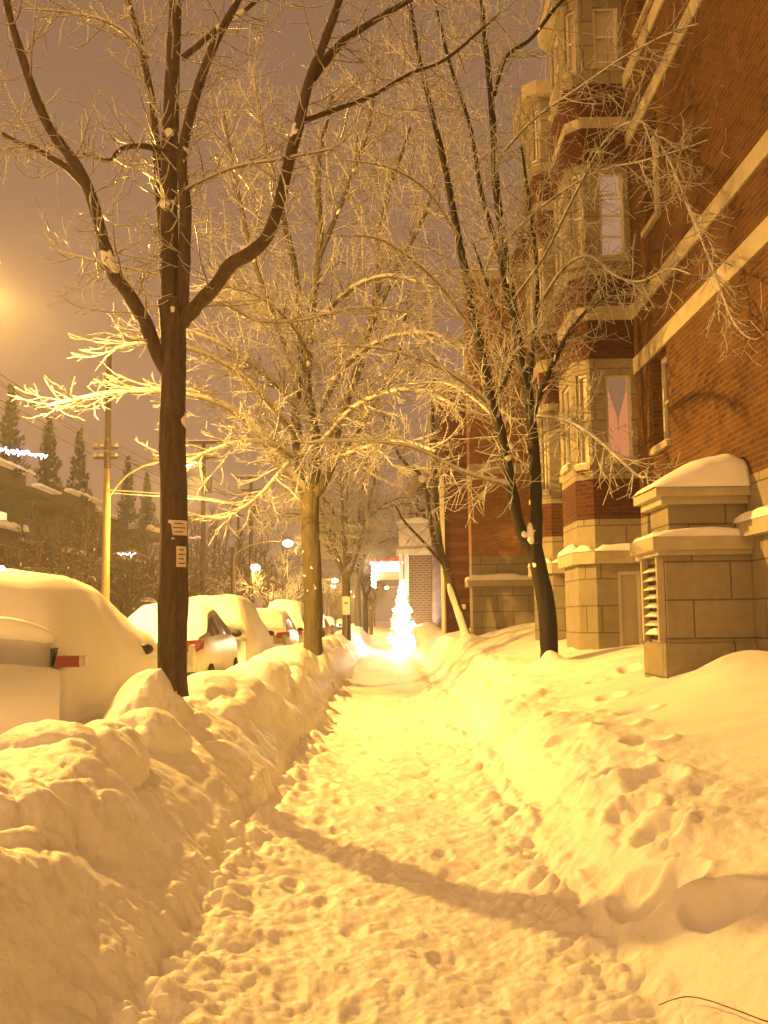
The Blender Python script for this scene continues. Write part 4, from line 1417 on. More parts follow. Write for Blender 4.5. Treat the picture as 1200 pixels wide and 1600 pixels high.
def street_lamp(name, x, y, head, label, power, top=None, cat='street lamp', crossarm=False, arm_z=5.9, wood=False, lens='lamp', group='street lamps along the far kerb'):
    z0 = gz(x, y)
    e = empty(name, (x, y, z0), label, cat, group)
    b = MB()
    zt = top or (head[2] - 0.3)
    split = min(zt, 7.1)
    b.tube([(x, y, z0 - 0.3), (x, y, 1.2), (x, y, split)], [0.17, 0.15, 0.12], 12)
    b.build('pole', M['metal_pole'] if not wood else M['wood_pole'], e, smooth=True)
    if top and top > split:
        b = MB()
        b.tube([(x, y, split), (x, y, top)], [0.12, 0.09], 10)
        b.build('pole_top', M['wood_pole'], e, smooth=True)
    if head is not None:
        b = MB()
        h = np.array(head, float)
        p0 = np.array([x, y, arm_z])
        q = Tree.smooth([p0, p0 * 0.75 + h * 0.25 + np.array([0, 0, (h[2] - arm_z) * 0.42]), p0 * 0.4 + h * 0.6 + np.array([0, 0, (h[2] - arm_z) * 0.42]), h + np.array([0, 0, 0.02])], 22)
        b.tube(q, 0.045, 8)
        b.build('arm', M['metal_pole'], e, smooth=True)
        d = h - p0; d[2] = 0
        lamp_head(e, h, d, lens)
        if power:
            add_light(e, h + np.array([0, 0, -0.5]), power)
    return e


L1 = np.array([-6.8, 16.8, 7.75])
street_lamp('street_lamp', -10.2, 17.0, L1, 'street lamp just beyond the left edge whose glow fills the left sky', LAMP_W)
L2 = P(294, 722, 36.0)
xp = P(165, 900, 36.0)[0]
lp = street_lamp('utility_pole', xp, 36.0, L2, 'tall yellow-lit pole with a curved lamp arm and stacked insulators, left of the near trunk', LAMP_W * 0.52, top=P(170, 545, 36)[2], cat='utility pole', arm_z=P(175, 780, 36)[2], group='utility poles across the street')


def insulators(e, x, y, zs):
    b = MB()
    for z in zs:
        b.box(x - 0.5, y - 0.05, z - 0.05, x + 0.35, y + 0.05, z + 0.03)
    b.build('crossarm', M['wood_pole'], e)
    for z in zs:
        for dx in (-0.45, -0.2, 0.3):
            q = MB(); q.sphere((x + dx, y, z + 0.1), 0.09, 8, 6)
            q.build('insulator', M['ceramic'], e, smooth=True)


ztop = P(170, 715, 36)[2]
insulators(lp, xp, 36.0, (ztop, ztop + 0.35))


def utility_pole(px, Y, ytop, label, arm_w, lamp=None, power=0):
    x = P(px, 900, Y)[0]; z0 = gz(x, Y); zt = P(px, ytop, Y)[2]
    e = empty('utility_pole', (x, Y, z0), label, 'utility pole', 'utility poles across the street')
    b = MB(); b.tube([(x, Y, z0 - 0.3), (x, Y, zt)], [0.17, 0.11], 10); b.build('pole', M['wood_pole'], e, smooth=True)
    b = MB(); b.box(x - arm_w, Y - 0.06, zt - 0.12, x + arm_w, Y + 0.06, zt + 0.04)
    b.box(x - arm_w * 0.7, Y - 0.06, zt - 0.95, x + arm_w * 0.7, Y + 0.06, zt - 0.82)
    b.build('crossarm', M['wood_pole'], e)
    b = MB(); snow_strip(b, (x - arm_w, Y), (1, 0), 0, arm_w * 2, -0.06, 0.06, zt + 0.038, 0.06, int(px)); b.build('arm_snow', M['snow_soft'], e, smooth=True)
    for dx in (-arm_w * 0.9, -arm_w * 0.4, arm_w * 0.4, arm_w * 0.9):
        q = MB(); q.sphere((x + dx, Y, zt + 0.1), 0.08, 8, 6); q.build('insulator', M['ceramic'], e, smooth=True)
    b = MB(); b.tube([(x + 0.25, Y, zt - 1.9), (x + 0.25, Y, zt - 2.7)], 0.22, 10); b.build('transformer', M['wood_pole'], e, smooth=True)
    if lamp is not None:
        h = P(*lamp, Y)
        b = MB(); b.tube([(x, Y, h[2] - 0.3), h], 0.04, 6); b.build('arm', M['metal_pole'], e)
        lamp_head(e, h, (1, 0, 0), 'lamp_far')
        if power:
            add_light(e, h + np.array([0, 0, -0.4]), power)
    return e


up2 = utility_pole(317, 53, 690, 'dark utility pole with a wide crossarm above the covered sedan', 1.0)
up3 = utility_pole(392, 66, 745, 'slim dark utility pole bearing a small lamp, right of the wide-crossarm pole', 0.9, (399, 884), 900)
up4 = utility_pole(372, 90, 790, 'faint far utility pole low between the two crossarm poles', 0.8)


def wire(name, a, b, sag, r, label, mat='wire', group='overhead wires across the street'):
    a = np.array(a); b = np.array(b)
    t = np.linspace(0, 1, 26)[:, None]
    q = a * (1 - t) + b * t
    q[:, 2] -= sag * 4 * (t * (1 - t))[:, 0]
    m = MB(); m.tube(q, r, 5)
    o = m.build(name, M[mat], None, smooth=True, loc=a)
    tag(o, label, 'wire', group)
    return o


zi = ztop + 0.1
HT = world_loc(up2)
pts_near = [(-10.8, 14.0, zi + 1.6), (-10.5, 14.0, zi + 1.3), (-10.0, 14.0, zi + 1.0), (-10.8, 14.0, zi + 0.6), (-10.3, 14, zi + 0.2)]
pts_mid = [(xp - 0.45, 36, zi + 0.4), (xp - 0.2, 36, zi + 0.4), (xp + 0.3, 36, zi + 0.4), (xp - 0.45, 36, zi), (xp + 0.3, 36, zi)]
x2 = P(317, 900, 53)[0]; z2 = P(317, 690, 53)[2] + 0.1
pts_far = [(x2 - 0.9, 53, z2 - 1.9), (x2 - 0.4, 53, z2 - 1.9), (x2 + 0.4, 53, z2 - 1.9), (x2 - 0.6, 53, z2 - 2.6), (x2 + 0.6, 53, z2 - 2.6)]
x3 = P(392, 900, 66)[0]; z3 = P(392, 745, 66)[2]
for a, b in zip(pts_near, pts_mid):
    wire('overhead_wire', a, b, 0.3, 0.014, 'thin dark overhead wire descending through the left sky to the lamp pole')
for a, b in zip(pts_mid, pts_far):
    wire('overhead_wire', a, b, 0.3, 0.016, 'thin dark overhead wire running from the lamp pole past the near trunk')
for i, a in enumerate(pts_far):
    wire('overhead_wire', a, (x3 + (-0.8 + 0.4 * i), 66, z3 - (1.2 if i < 3 else 1.9)), 0.3, 0.018, 'thin dark overhead wire between the two crossarm utility poles')
    wire('overhead_wire', (x3 + (-0.8 + 0.4 * i), 66, z3 - (1.2 if i < 3 else 1.9)), (-8 + 0.3 * i, 130, 6.5), 0.5, 0.02, 'thin dark overhead wire dropping away beyond the third pole')
c0 = P(165, 765, 36.0); c1 = P(296, 775, 35); c2 = P(380, 787, 38); c3 = P(480, 792, 43); c4 = np.array([2.2, 52.0, 8.2])
m = MB(); m.tube(Tree.smooth([c0, c1, c2, c3, c4], 40), 0.024, 6)
o = m.build('service_cable', M['snow_soft'], None, smooth=True, loc=c0)
tag(o, 'thick snow-coated cable gleaming white across the street right of the near trunk', 'cable')
m = MB(); m.tube(Tree.smooth([P(165, 770, 36), P(330, 782, 37), P(400, 795, 39), P(480, 802, 44), np.array([2.2, 53, 7.2])], 40), 0.011, 6)
o = m.build('service_cable', M['ceramic'], None, smooth=True, loc=c0)
tag(o, 'thin service cable hanging just below the gleaming snow-coated one', 'cable')

far_lamps = [(450, 846, 60, -9.0, 'bright round street lamp over the amber snowy tree', 1800), (523, 905, 95, -9.0, 'larger glaring street lamp left of the third row trunk', 5000), (521, 914, 120, -9.2, 'fainter street lamp tucked below the glaring one', 0), (545, 923, 140, -9.5, 'street lamp between the two farther row trunks', 4000), (555, 931, 170, -9.5, 'lowest and farthest street lamp on the left side', 3000)]
for (px, py, Y, X, lab, pw) in far_lamps:
    street_lamp('street_lamp', X - 0.4 * (Y > 100), Y, P(px, py, Y), lab, pw, lens='lamp_far', arm_z=P(px, py, Y)[2] - 0.8, wood=True)
street_lamp('street_lamp', 2.2, 120, P(604, 917, 120), 'street lamp hanging under the lit shop sign', 4000, lens='lamp_far', arm_z=4.9, group='street lamps down the street')


# ------------------------------------------------------------------ far buildings on the right
def row_house():
    e = empty('row_house', (2.6, 40, 0.8), 'dark red brick house side with a white corner post behind the leaning tree', 'building')
    b = MB()
    x0 = P(692, 900, 40)[0]
    b.box(x0 + 0.1, 40, 0.2, 9, 52, 10.6)
    b.build('wall', M['brick_row'], e, uv=True)
    b = MB(); b.box(x0 - 0.06, 39.9, 0.2, x0 + 0.097, 40.3, 7.2); b.build('corner_post', M['white_trim'], e)
    b = MB(); b.tube([(x0 + 0.02, 39.86, 3.6), (x0 + 0.02, 39.86, 1.0)], 0.05, 8); b.build('downpipe', M['white_trim'], e)
    b = MB(); b.box(x0 - 0.2, 39.8, 10.6, 9.1, 52, 10.85); b.build('cornice', M['stone_band'], e)
    b = MB(); snow_strip(b, (x0 - 0.2, 39.8), (1, 0), 0, 4, 0, 0.8, 10.845, 0.3, 4); b.build('roof_snow', M['snow_soft'], e, smooth=True)
    p = P(722, 948, 39.99)
    b = MB(); b.box(p[0] - 0.16, 39.95, p[2] - 0.09, p[0] + 0.14, 40.0, p[2] + 0.09); b.build('wall_vent', M['white_trim'], e)
    return e


row_house()


def balcony_house():
    Y = 56.0
    xl = P(620, 900, Y)[0]; xr = P(692, 900, Y)[0]
    zb = P(640, 866, Y)[2]; zt = P(640, 816, Y)[2]
    xb0 = P(640, 900, Y)[0]; xb1 = P(675, 900, Y)[0]
    e = empty('balcony_house', (1.5, Y, 0.8), 'pale house with a snowy balcony over banded brick beside the lit fir', 'building')
    b = MB(); b.box(xl + 0.7, Y + 1.6, 0.2, 9, Y + 14, 9.6); b.build('wall', M['cream'], e, uv=True)
    b = MB(); b.box(xb0, Y + 1.2, 0.2, xb1, Y + 1.597, zb - 0.02); b.build('brick_panel', M['brick_far'], e, uv=True)
    b = MB(); b.box(xl, Y - 0.6, zb, xr + 0.5, Y + 1.597, zb + 0.25); b.box(xl + 0.15, Y - 0.5, zb + 0.25, xr + 0.5, Y - 0.35, zt - 0.1); b.box(xl + 0.15, Y - 0.35, zb + 0.25, xl + 0.3, Y + 1.5, zt - 0.1)
    b.build('balcony', M['cream'], e)
    b = MB(); snow_strip(b, (xl, Y - 0.6), (1, 0), 0, xr - xl + 0.4, 0, 0.45, zt - 0.11, 0.35, 14); b.build('balcony_snow', M['snow_soft'], e, smooth=True)
    rl = MB()
    for k in range(9):
        x = xl + 0.2 + k * 0.3
        rl.box(x, Y - 0.44, zt - 0.1, x + 0.04, Y - 0.40, zt + 0.85)
    rl.box(xl + 0.15, Y - 0.45, zt + 0.85, xr + 0.4, Y - 0.39, zt + 0.92)
    rl.box(xl + 0.15, Y - 0.45, zt + 0.4, xr + 0.4, Y - 0.40, zt + 0.45)
    rl.build('railing', M['dark'], e)
    for (xa, w) in ((xl + 0.12, 0.2), (xb0 - 0.28, 0.2), (xb1 + 0.1, 0.35), (xr - 0.35, 0.3)):
        b = MB(); b.box(xa, Y - 0.3, 0.2, xa + w, Y, zb - 0.003); b.build('post', M['white_trim'], e)
    b = MB(); b.box(xl + 0.1, Y - 0.2, zt + 2.7, xr + 0.5, Y + 1.597, zt + 3.0); b.box(xl + 0.15, Y - 0.1, zt - 0.1, xl + 0.4, Y + 0.1, zt + 2.7); b.build('upper_balcony', M['cream'], e)
    for k in range(2):
        b = MB(); b.box(xl + 1.2 + k * 1.5, Y + 1.55, zt + 0.3, xl + 2.1 + k * 1.5, Y + 1.595, zt + 2.2); b.build('window', M['glass'], e)
    return e


balcony_house()


def shop_sign():
    Y = 60.0
    a = P(580, 872, Y); b_ = P(628, 905, Y)
    x0, x1, z1, z0 = a[0], b_[0], P(600, 878, Y)[2], P(600, 893, Y)[2]
    e = empty('shop_sign', (x1, Y, z0), 'glowing white projecting shop sign with a red top rail above the pavement', 'sign')
    b = MB(); b.box(x0, Y, z0, x1, Y + 0.4, z1); b.build('lit_panel', M['sign_lit'], e)
    b = MB(); b.box(x0 - 0.05, Y - 0.02, z1 + 0.003, x1 + 0.05, Y + 0.42, z1 + 0.10); b.box(x0 + 0.1, Y, z1 + 0.16, x1 + 0.05, Y + 0.4, z1 + 0.24); b.build('top_rail', M['red_sign'], e)
    b = MB()
    q = []
    xm = x0 + (x1 - x0) * 0.42; zm = (z0 + z1) / 2
    for k in range(13):
        t = k / 12
        q.append((xm + (t - 0.5) * 0.44, Y - 0.02, zm + 0.14 * math.sin(math.pi * t) - 0.04))
    b.tube(q, 0.022, 6)
    b.box(xm - 0.28, Y - 0.03, zm - 0.1, xm - 0.17, Y - 0.002, zm - 0.02); b.box(xm + 0.17, Y - 0.03, zm - 0.1, xm + 0.28, Y - 0.002, zm - 0.02)
    b.build('emblem', M['ink'], e)
    b = MB(); zl = P(600, 906, Y)[2]; b.box(x0 + 0.2, Y - 0.05, zl, x1 + 0.3, Y + 0.45, zl + 0.1); b.build('lower_bar', M['cream'], e)
    b = MB(); b.box(x0 + 0.2, Y + 0.02, zl + 0.1, x1 + 0.1, Y + 0.3, z0 - 0.004); b.build('bracket_panel', M['cream'], e)
    b = MB()
    for k in range(10):
        b.octa((x0 + 0.05 + 0.16 * (k % 2), Y - 0.08, z0 - 0.1 - 0.09 * k), 0.06)
        b.octa((x0 + (x1 - x0) * k / 9, Y - 0.08, z1 - 0.05 - 0.1 * (k % 3)), 0.07)
    b.build('sign_bulbs', M['bulb'], e)


shop_sign()


def lit_fir():
    Y = 52.0
    x = P(630, 1000, Y)[0]; z0 = gz(x, Y); zt = P(628, 908, Y)[2]
    e = empty('lit_fir_tree', (x, Y, z0), 'small fir wrapped in blazing white fairy lights beside the far pavement', 'tree')
    rng = np.random.default_rng(4)
    b = MB(); H = zt - z0
    for k in range(420):
        t = rng.uniform(0.05, 1) ** 0.8; az = rng.uniform(0, 2 * math.pi)
        zc = z0 + 0.25 + (1 - t) * (H - 0.3)
        R = 0.12 + 0.72 * t * rng.uniform(0.5, 1)
        c = np.array([x + math.cos(az) * R, Y + math.sin(az) * R, zc])
        tip = c + np.array([math.cos(az) * 0.18, math.sin(az) * 0.18, -0.08])
        s = np.array([-math.sin(az) * 0.07, math.cos(az) * 0.07, 0.02])
        b.add([c - s, c + s, tip], [(0, 1, 2)])
    b.tube([(x, Y, z0 - 0.2), (x, Y, zt - 0.2)], [0.08, 0.02], 6)
    b.build('foliage', M['green_xmas'], e)
    b = MB()
    cord = []
    for k in range(230):
        t = (k + 0.5) / 230; az = k * 2.39996
        zc = z0 + 0.12 + (1 - t ** 0.75) * (H - 0.1)
        R = 0.06 + 0.74 * t ** 0.75 * (0.7 + 0.4 * rng.uniform()) * (0.78 + 0.42 * math.sin(t * 25 + 0.7 * math.sin(az)))
        cord.append((x + math.cos(az) * R, Y + math.sin(az) * R, zc))
        b.octa(cord[-1], 0.055)
    b.tube(cord, 0.006, 3)
    b.build('fairy_lights', M['bulb'], e)


lit_fir()


# ------------------------------------------------------------------ cars
def loft(sections):
    n = len(sections[0]); V = [p for s in sections for p in s]; F = []
    for i in range(len(sections) - 1):
        for j in range(n - 1):
            F.append((i * n + j, i * n + j + 1, (i + 1) * n + j + 1, (i + 1) * n + j))
    return V, F


def car(name, label, x, y, L, Wd, prof, belt, paint, snow_t, full=0.0, glass='glass', group='snow-covered cars parked along the kerb', seed=1, lens=True, cat='car'):
    """prof: list of (t, ztop) from the rear (t=0, nearest) to the front"""
    z0 = ROAD_Z + 0.02
    e = empty(name, (x, y, z0), label, cat, group)
    N = 44
    t = np.linspace(0, 1, N)
    pt_, pz_ = zip(*prof)
    zt = np.interp(t, pt_, pz_)
    for _ in range(3):
        zt[1:-1] = 0.25 * zt[:-2] + 0.5 * zt[1:-1] + 0.25 * zt[2:]
    hw = Wd / 2 * (1 - 0.10 * (np.abs(2 * t - 1) ** 6) - 0.03 * np.abs(2 * t - 1) ** 2)

    def half(i):
        zz = zt[i]; w = hw[i]
        k = np.clip((zz - belt) / 0.5, 0, 1)
        wr = w * (0.95 - 0.20 * k)
        b_ = min(belt, zz - 0.04)
        return [(0, zz + 0.025), (wr * 0.5, zz + 0.018), (wr * 0.85, zz - 0.012), (wr, zz - 0.06 * (0.4 + k)), (w * 0.975, b_), (w, b_ - 0.16), (w, 0.42), (w * 0.96, 0.24), (w * 0.8, 0.2)]

    def ring(i, off=0.0):
        h = half(i)
        yy = y + t[i] * L
        pts = [(x - p[0], yy, z0 + p[1]) for p in h[::-1]] + [(x + p[0], yy, z0 + p[1]) for p in h[1:]]
        return pts
    secs = [ring(i) for i in range(N)]
    V, F = loft(secs)
    n = len(secs[0])
    F.append(tuple(range(n))); F.append(tuple((N - 1) * n + j for j in range(n - 1, -1, -1)))
    b = MB(); b.add(V, F)
    b.build('body', M[paint], e, smooth=True)
    # side windows and screens
    cab = [i for i in range(N) if zt[i] > belt + 0.17]
    i0, i1 = cab[0], cab[-1]
    mid = (i0 + i1) // 2
    for s in (-1, 1):
        for (a, c) in ((i0 + 1, mid - 1), (mid + 1, i1)):
            if c <= a:
                continue
            sv = []
            for i in range(a, c + 1):
                h = half(i); yy = y + t[i] * L
                p3, p4 = np.array(h[3]), np.array(h[4])
                q0 = p3 * 0.82 + p4 * 0.18; q1 = p3 * 0.10 + p4 * 0.90
                sv.append([(x + s * (q0[0] + 0.012), yy, z0 + q0[1]), (x + s * (q1[0] + 0.012), yy, z0 + q1[1])])
            V2, F2 = loft(sv)
            w_ = MB(); w_.add(V2, F2); w_.build('side_window', M[glass], e, smooth=True)
    for nm, rng_ in (('rear_window', [i for i in range(1, i0 + 3) if zt[i] > belt + 0.06]), ('windscreen', [i for i in range(i1 - 2, N - 1) if zt[i] > belt + 0.06])):
        if len(rng_) >= 2:
            sv = []
            for i in rng_:
                h = half(i); yy = y + t[i] * L
                ww = h[3][0] * 0.84
                zz = z0 + h[2][1] + 0.03
                dy = -0.02 if nm == 'rear_window' else 0.02
                sv.append([(x - ww, yy + dy, zz - 0.01), (x, yy + dy, zz + 0.022), (x + ww, yy + dy, zz - 0.01)])
            V2, F2 = loft(sv); w_ = MB(); w_.add(V2, F2); w_.build(nm, M[glass], e, smooth=True)
    # bumpers, lights, plate, mirrors, wheels
    for yy, nm in ((y - 0.06, 'rear_bumper'), (y + L - 0.04, 'front_bumper')):
        b = MB(); b.box(x - Wd * 0.44, yy, z0 + 0.28, x + Wd * 0.44, yy + 0.12, z0 + 0.52); b.build(nm, M['dark'] if full < 0.5 else M[paint], e)
    zl = belt - 0.12
    if lens:
        for s in (-1, 1):
            b = MB()
            xo = x + s * Wd * 0.435
            b.add([(xo - s * 0.30, y - 0.03, z0 + zl - 0.10), (xo, y + 0.02, z0 + zl - 0.10), (xo + s * 0.078, y + 0.28, z0 + zl - 0.05),
                   (xo - s * 0.30, y - 0.03, z0 + zl + 0.08), (xo, y + 0.02, z0 + zl + 0.10), (xo + s * 0.078, y + 0.36, z0 + zl + 0.08)],
                  [(0, 1, 4, 3), (1, 2, 5, 4)] if s > 0 else [(1, 0, 3, 4), (2, 1, 4, 5)])
            b.build('tail_light', M['red_lens'], e)
            b = MB(); b.box(x + s * Wd * 0.36 - 0.15, y + L - 0.05, z0 + 0.58, x + s * Wd * 0.36 + 0.15, y + L + 0.02, z0 + 0.74); b.build('headlight', M['plate'], e)
    b = MB(); b.box(x - 0.25, y - 0.075, z0 + 0.56, x + 0.25, y - 0.05, z0 + 0.70); b.build('licence_plate', M['plate'], e)
    ym = y + t[i1] * L - 0.15
    for s in (-1, 1):
        b = MB(); b.sphere((x + s * (Wd / 2 + 0.10), ym, z0 + belt + 0.04), 0.085, 10, 7, 0.8, 1.2, 0.6)
        b.build('mirror', M['dark'], e, smooth=True)
    for s in (-1, 1):
        for f in (0.19, 0.80):
            b = MB()
            yc = y + L * f; xc = x + s * (Wd / 2 - 0.10)
            ring_ = []
            for w_, r_ in ((-0.1, 0.26), (-0.1, 0.31), (0.02, 0.325), (0.115, 0.31), (0.115, 0.2)):
                ring_.append([(xc + s * w_, yc + r_ * math.cos(a), z0 + 0.31 + r_ * math.sin(a)) for a in np.linspace(0, 2 * math.pi, 21)])
            V2, F2 = loft(ring_); b.add(V2, F2)
            w = b.build('wheel', M['rubber'], e, smooth=True, loc=(xc, yc, z0 + 0.31))
            b = MB(); b.tube([(xc + s * 0.04, yc, z0 + 0.31), (xc + s * 0.10, yc, z0 + 0.31)], 0.2, 14); b.build('rim', M['rim'], w)
    # snow
    rng = np.random.default_rng(seed)
    top = 3 if full < 0.3 else (4 if full < 0.8 else 7)
    sv = []
    for i in range(N):
        h = half(i)
        yy = y + t[i] * L
        e_ = min(1.0, min(t[i], 1 - t[i]) / 0.04)
        row = []
        hp = h[:top + 1]
        pts = [(-p[0], p[1], j) for j, p in reversed(list(enumerate(hp)))] + [(p[0], p[1], j) for j, p in list(enumerate(hp))[1:]]
        for (px_, pz__, j) in pts:
            edge = 1 - (j / top) ** 3
            nn = float(fbm(np.array([yy * 1.1 + seed * 3]), np.array([px_ * 1.3 + j * 0.2]), 90 + seed, 3)[0])
            th = snow_t * (0.9 + 0.5 * nn) * math.sqrt(max(e_, 0.0))
            if j <= 3:
                dz = th * (math.sqrt(edge) if full < 0.3 else (1 - 0.35 * (j / 3) ** 2)) + 0.012
                dxx = 0.02 if j == 3 else 0.0
            else:
                dz = 0.01 * th
                dxx = (0.05 + 0.06 * full + 0.08 * nn) * (1 if j < 7 else 0.3)
            sg = 1 if px_ >= 0 else -1
            row.append((x + px_ + sg * dxx, yy + (-0.09 if i == 0 else (0.05 if i == N - 1 else 0)) * full, z0 + pz__ + dz))
        sv.append(row)
    V2, F2 = loft(sv)
    n = len(sv[0])
    if full > 0.5:
        F2.append(tuple(range(n))); F2.append(tuple((N - 1) * n + j for j in range(n - 1, -1, -1)))
    b = MB(); b.add(V2, F2)
    if full > 0.8:
        # snow shelf on the tailgate
        q = Tree.smooth([(x - 0.85, y - 0.1, z0 + belt + 0.30), (x, y - 0.17, z0 + belt + 0.34), (x + 0.5, y - 0.15, z0 + belt + 0.32), (x + 0.82, y - 0.02, z0 + belt + 0.22)], 20)
        b.tube(q, np.interp(np.linspace(0, 1, 20), [0, 0.6, 0.9, 1], [0.12, 0.11, 0.07, 0.02]), 10)
    b.build('snow_cover', M['snow_soft'], e, smooth=True)
    return e


SEDAN = [(0, 0.86), (0.02, 0.98), (0.14, 1.03), (0.20, 1.08), (0.33, 1.38), (0.45, 1.46), (0.58, 1.42), (0.74, 1.05), (0.80, 0.98), (0.95, 0.86), (1, 0.70)]
HATCH = [(0, 0.90), (0.015, 1.02), (0.04, 1.15), (0.12, 1.47), (0.30, 1.56), (0.55, 1.54), (0.74, 1.08), (0.80, 1.02), (0.95, 0.90), (1, 0.72)]
VAN = [(0, 0.95), (0.012, 1.1), (0.03, 1.3), (0.09, 1.68), (0.30, 1.76), (0.60, 1.72), (0.78, 1.15), (0.86, 1.05), (0.96, 0.92), (1, 0.75)]
SUV = [(0, 0.95), (0.012, 1.08), (0.03, 1.2), (0.10, 1.50), (0.28, 1.58), (0.5, 1.55), (0.72, 1.10), (0.80, 1.02), (0.96, 0.90), (1, 0.75)]
car('hatchback_car', 'car wholly buried in snow at the left edge, one red tail light showing', -4.0, 9.9, 4.5, 1.8, SUV, 0.98, 'paint_grey', 0.30, full=1.0, seed=2)
car('sedan_car', 'pale sedan half hidden by the near trunk, red tail light and dark side windows', -3.98, 17.2, 4.7, 1.8, [(a_, b_ * 1.13) for a_, b_ in SEDAN], 1.07, 'paint_silver', 0.05, full=0.0, seed=3)
car('minivan', 'van with a thick smooth white snow cover just ahead of the pale sedan', -4.05, 23.0, 4.7, 1.9, VAN, 1.0, 'paint_grey', 0.24, full=0.85, seed=4)
car('hatchback_car', 'tan hatchback with a snow-plastered rear window and red tail light', -3.95, 32.5, 4.2, 1.75, HATCH, 1.02, 'paint_gold', 0.16, full=0.0, glass='glass', seed=5)
car('minivan', 'taller minivan with dark windows and a loaf of snow on its roof', -3.9, 38.5, 4.8, 1.9, VAN, 1.05, 'paint_silver', 0.36, full=0.0, seed=6)
car('sedan_car', 'dark red car far ahead behind the second trunk', -3.9, 52, 4.4, 1.75, HATCH, 1.0, 'paint_dark', 0.12, full=0.0, seed=7)
car('sedan_car', 'far parked car with snow on its roof, beyond the dark red one', -3.9, 60, 4.4, 1.75, SEDAN, 1.0, 'paint_grey', 0.12, full=0.0, seed=8)
bc = [o for o in S.objects if o.get('label', '').startswith('car wholly buried')][0]
tl_ = P(107, 1034, 9.83)
b = MB(); b.box(tl_[0] - 0.11, 9.80, tl_[2] - 0.05, tl_[0] + 0.11, 10.0, tl_[2] + 0.055); b.build('tail_light', M['red_lens'], bc)
b = MB(); b.box(tl_[0] - 0.17, 9.81, tl_[2] - 0.04, tl_[0] - 0.15, 10.0, tl_[2] + 0.13); b.build('tail_trim', M['dark'], bc)
# snow plaster on the hatchback's rear window
b = MB()
snx = -3.95
V = []; F = []
for i in range(9):
    for j in range(11):
        s, q_ = i / 8, j / 10
        V.append((snx + (s - 0.5) * 1.35 * (1 - 0.12 * q_), 32.5 + 0.03 + 0.42 * q_ - 0.06 - 0.05 * math.sin(math.pi * s) * math.sin(math.pi * q_), ROAD_Z + 0.02 + 1.1 + 0.42 * q_ + 0.02))
for i in range(8):
    for j in range(10):
        a = i * 11 + j
        F.append((a, a + 11, a + 12, a + 1))
hb = [o for o in S.objects if o.get('label', '').startswith('tan hatchback')][0]
b.add(V, F); b.build('window_snow', M['snow_soft'], hb, smooth=True)
b = MB(); snow_strip(b, (snx - 0.8, 32.5), (1, 0), 0, 1.6, -0.16, 0.02, ROAD_Z + 0.55, 0.12, 5); b.build('bumper_snow', M['snow_soft'], hb, smooth=True)
# oncoming car with its headlights on, far down the street
oc = car('sedan_car', 'distant oncoming car with bright headlights at the end of the street', -5.2, 118, 4.4, 1.75, SEDAN, 0.95, 'paint_grey', 0.03, seed=9, lens=False, group='cars far down the street')
for s in (-0.6, 0.6):
    b = MB(); b.sphere((-5.2 + s, 117.9, ROAD_Z + 0.72), 0.16, 10, 6); b.build('headlight', M['head_lit'], oc, smooth=True)


# ------------------------------------------------------------------ terraced building across the street
def terraces():
    e = empty('terraced_building', (-22, 70, 0.3), 'dark terraced block with snowy balcony edges and conifers on its roof', 'building')
    b = MB()
    b.box(-40, 44, 0, -22.0, 100, 3.2)
    b.box(-40, 44.05, 3.2, -22.6, 99.9, 6.2)
    b.box(-40, 44.1, 6.2, -23.2, 99.8, 9.3)
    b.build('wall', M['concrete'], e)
    rs = random.Random(12)
    for i, (z, x) in enumerate(((2.75, -20.9), (5.85, -20.6), (9.2, -20.4))):
        yy = 43.9
        while yy < 98:
            ln = rs.uniform(3.5, 8.0)
            if rs.random() < 0.72:
                xo = x - rs.choice((0.0, 0.0, 0.9, 1.5))
                hz = rs.uniform(0.3, 0.95)
                boxpart('balcony_slab', 'concrete', e, -23.5, yy, z, xo, yy + ln, z + hz)
                strip('balcony_snow', e, (xo + 0.02, yy + ln), (0, -1), 0, ln, -0.02, 0.6, z + hz - 0.003, rs.uniform(0.15, 0.4), int(yy * 3) + i)
            yy += ln + rs.uniform(0.05, 2.5)
    rng = random.Random(3)
    for zi_, z in enumerate((0.7, 3.7, 6.9)):
        for k in range(11):
            yy = 46 + k * 4.8
            b = MB(); xx = (-22.0, -22.6, -23.2)[zi_]
            b.box(xx - 0.01, yy, z, xx + 0.03, yy + 1.8, z + 1.5)
            b.build('window', M['glow_far'] if rng.random() < 0.06 else M['glass'], e)


terraces()


def conifer(x, y, z, H, R, label, seed):
    rng = np.random.default_rng(seed)
    e = empty('conifer_tree', (x, y, z), label, 'tree', 'cone-shaped conifers on the terrace roof')
    b = MB()
    lob = rng.uniform(0.7, 1.15, 7)
    for k in range(520):
        t = rng.uniform(0, 1) ** 0.6; az = rng.uniform(0, 2 * math.pi)
        r = R * t * rng.uniform(0.5, 1.12) * lob[int(az * 1.11) % 7] * (0.85 + 0.2 * math.sin(t * 23 + az)) + 0.03
        c = np.array([x + math.cos(az) * r, y + math.sin(az) * r, z + H * (1 - t) * 0.98 + 0.1])
        d = np.array([math.cos(az) * 0.2, math.sin(az) * 0.2, 0.22])
        s = np.array([-math.sin(az), math.cos(az), 0]) * 0.16
        b.add([c - s, c + s, c + d], [(0, 1, 2)])
    b.build('crown', M['conifer'], e)
    b = MB(); b.tube([(x, y, z - 0.3), (x, y, z + H * 0.8)], [0.12, 0.03], 6); b.build('trunk', M['bark_hero'], e)


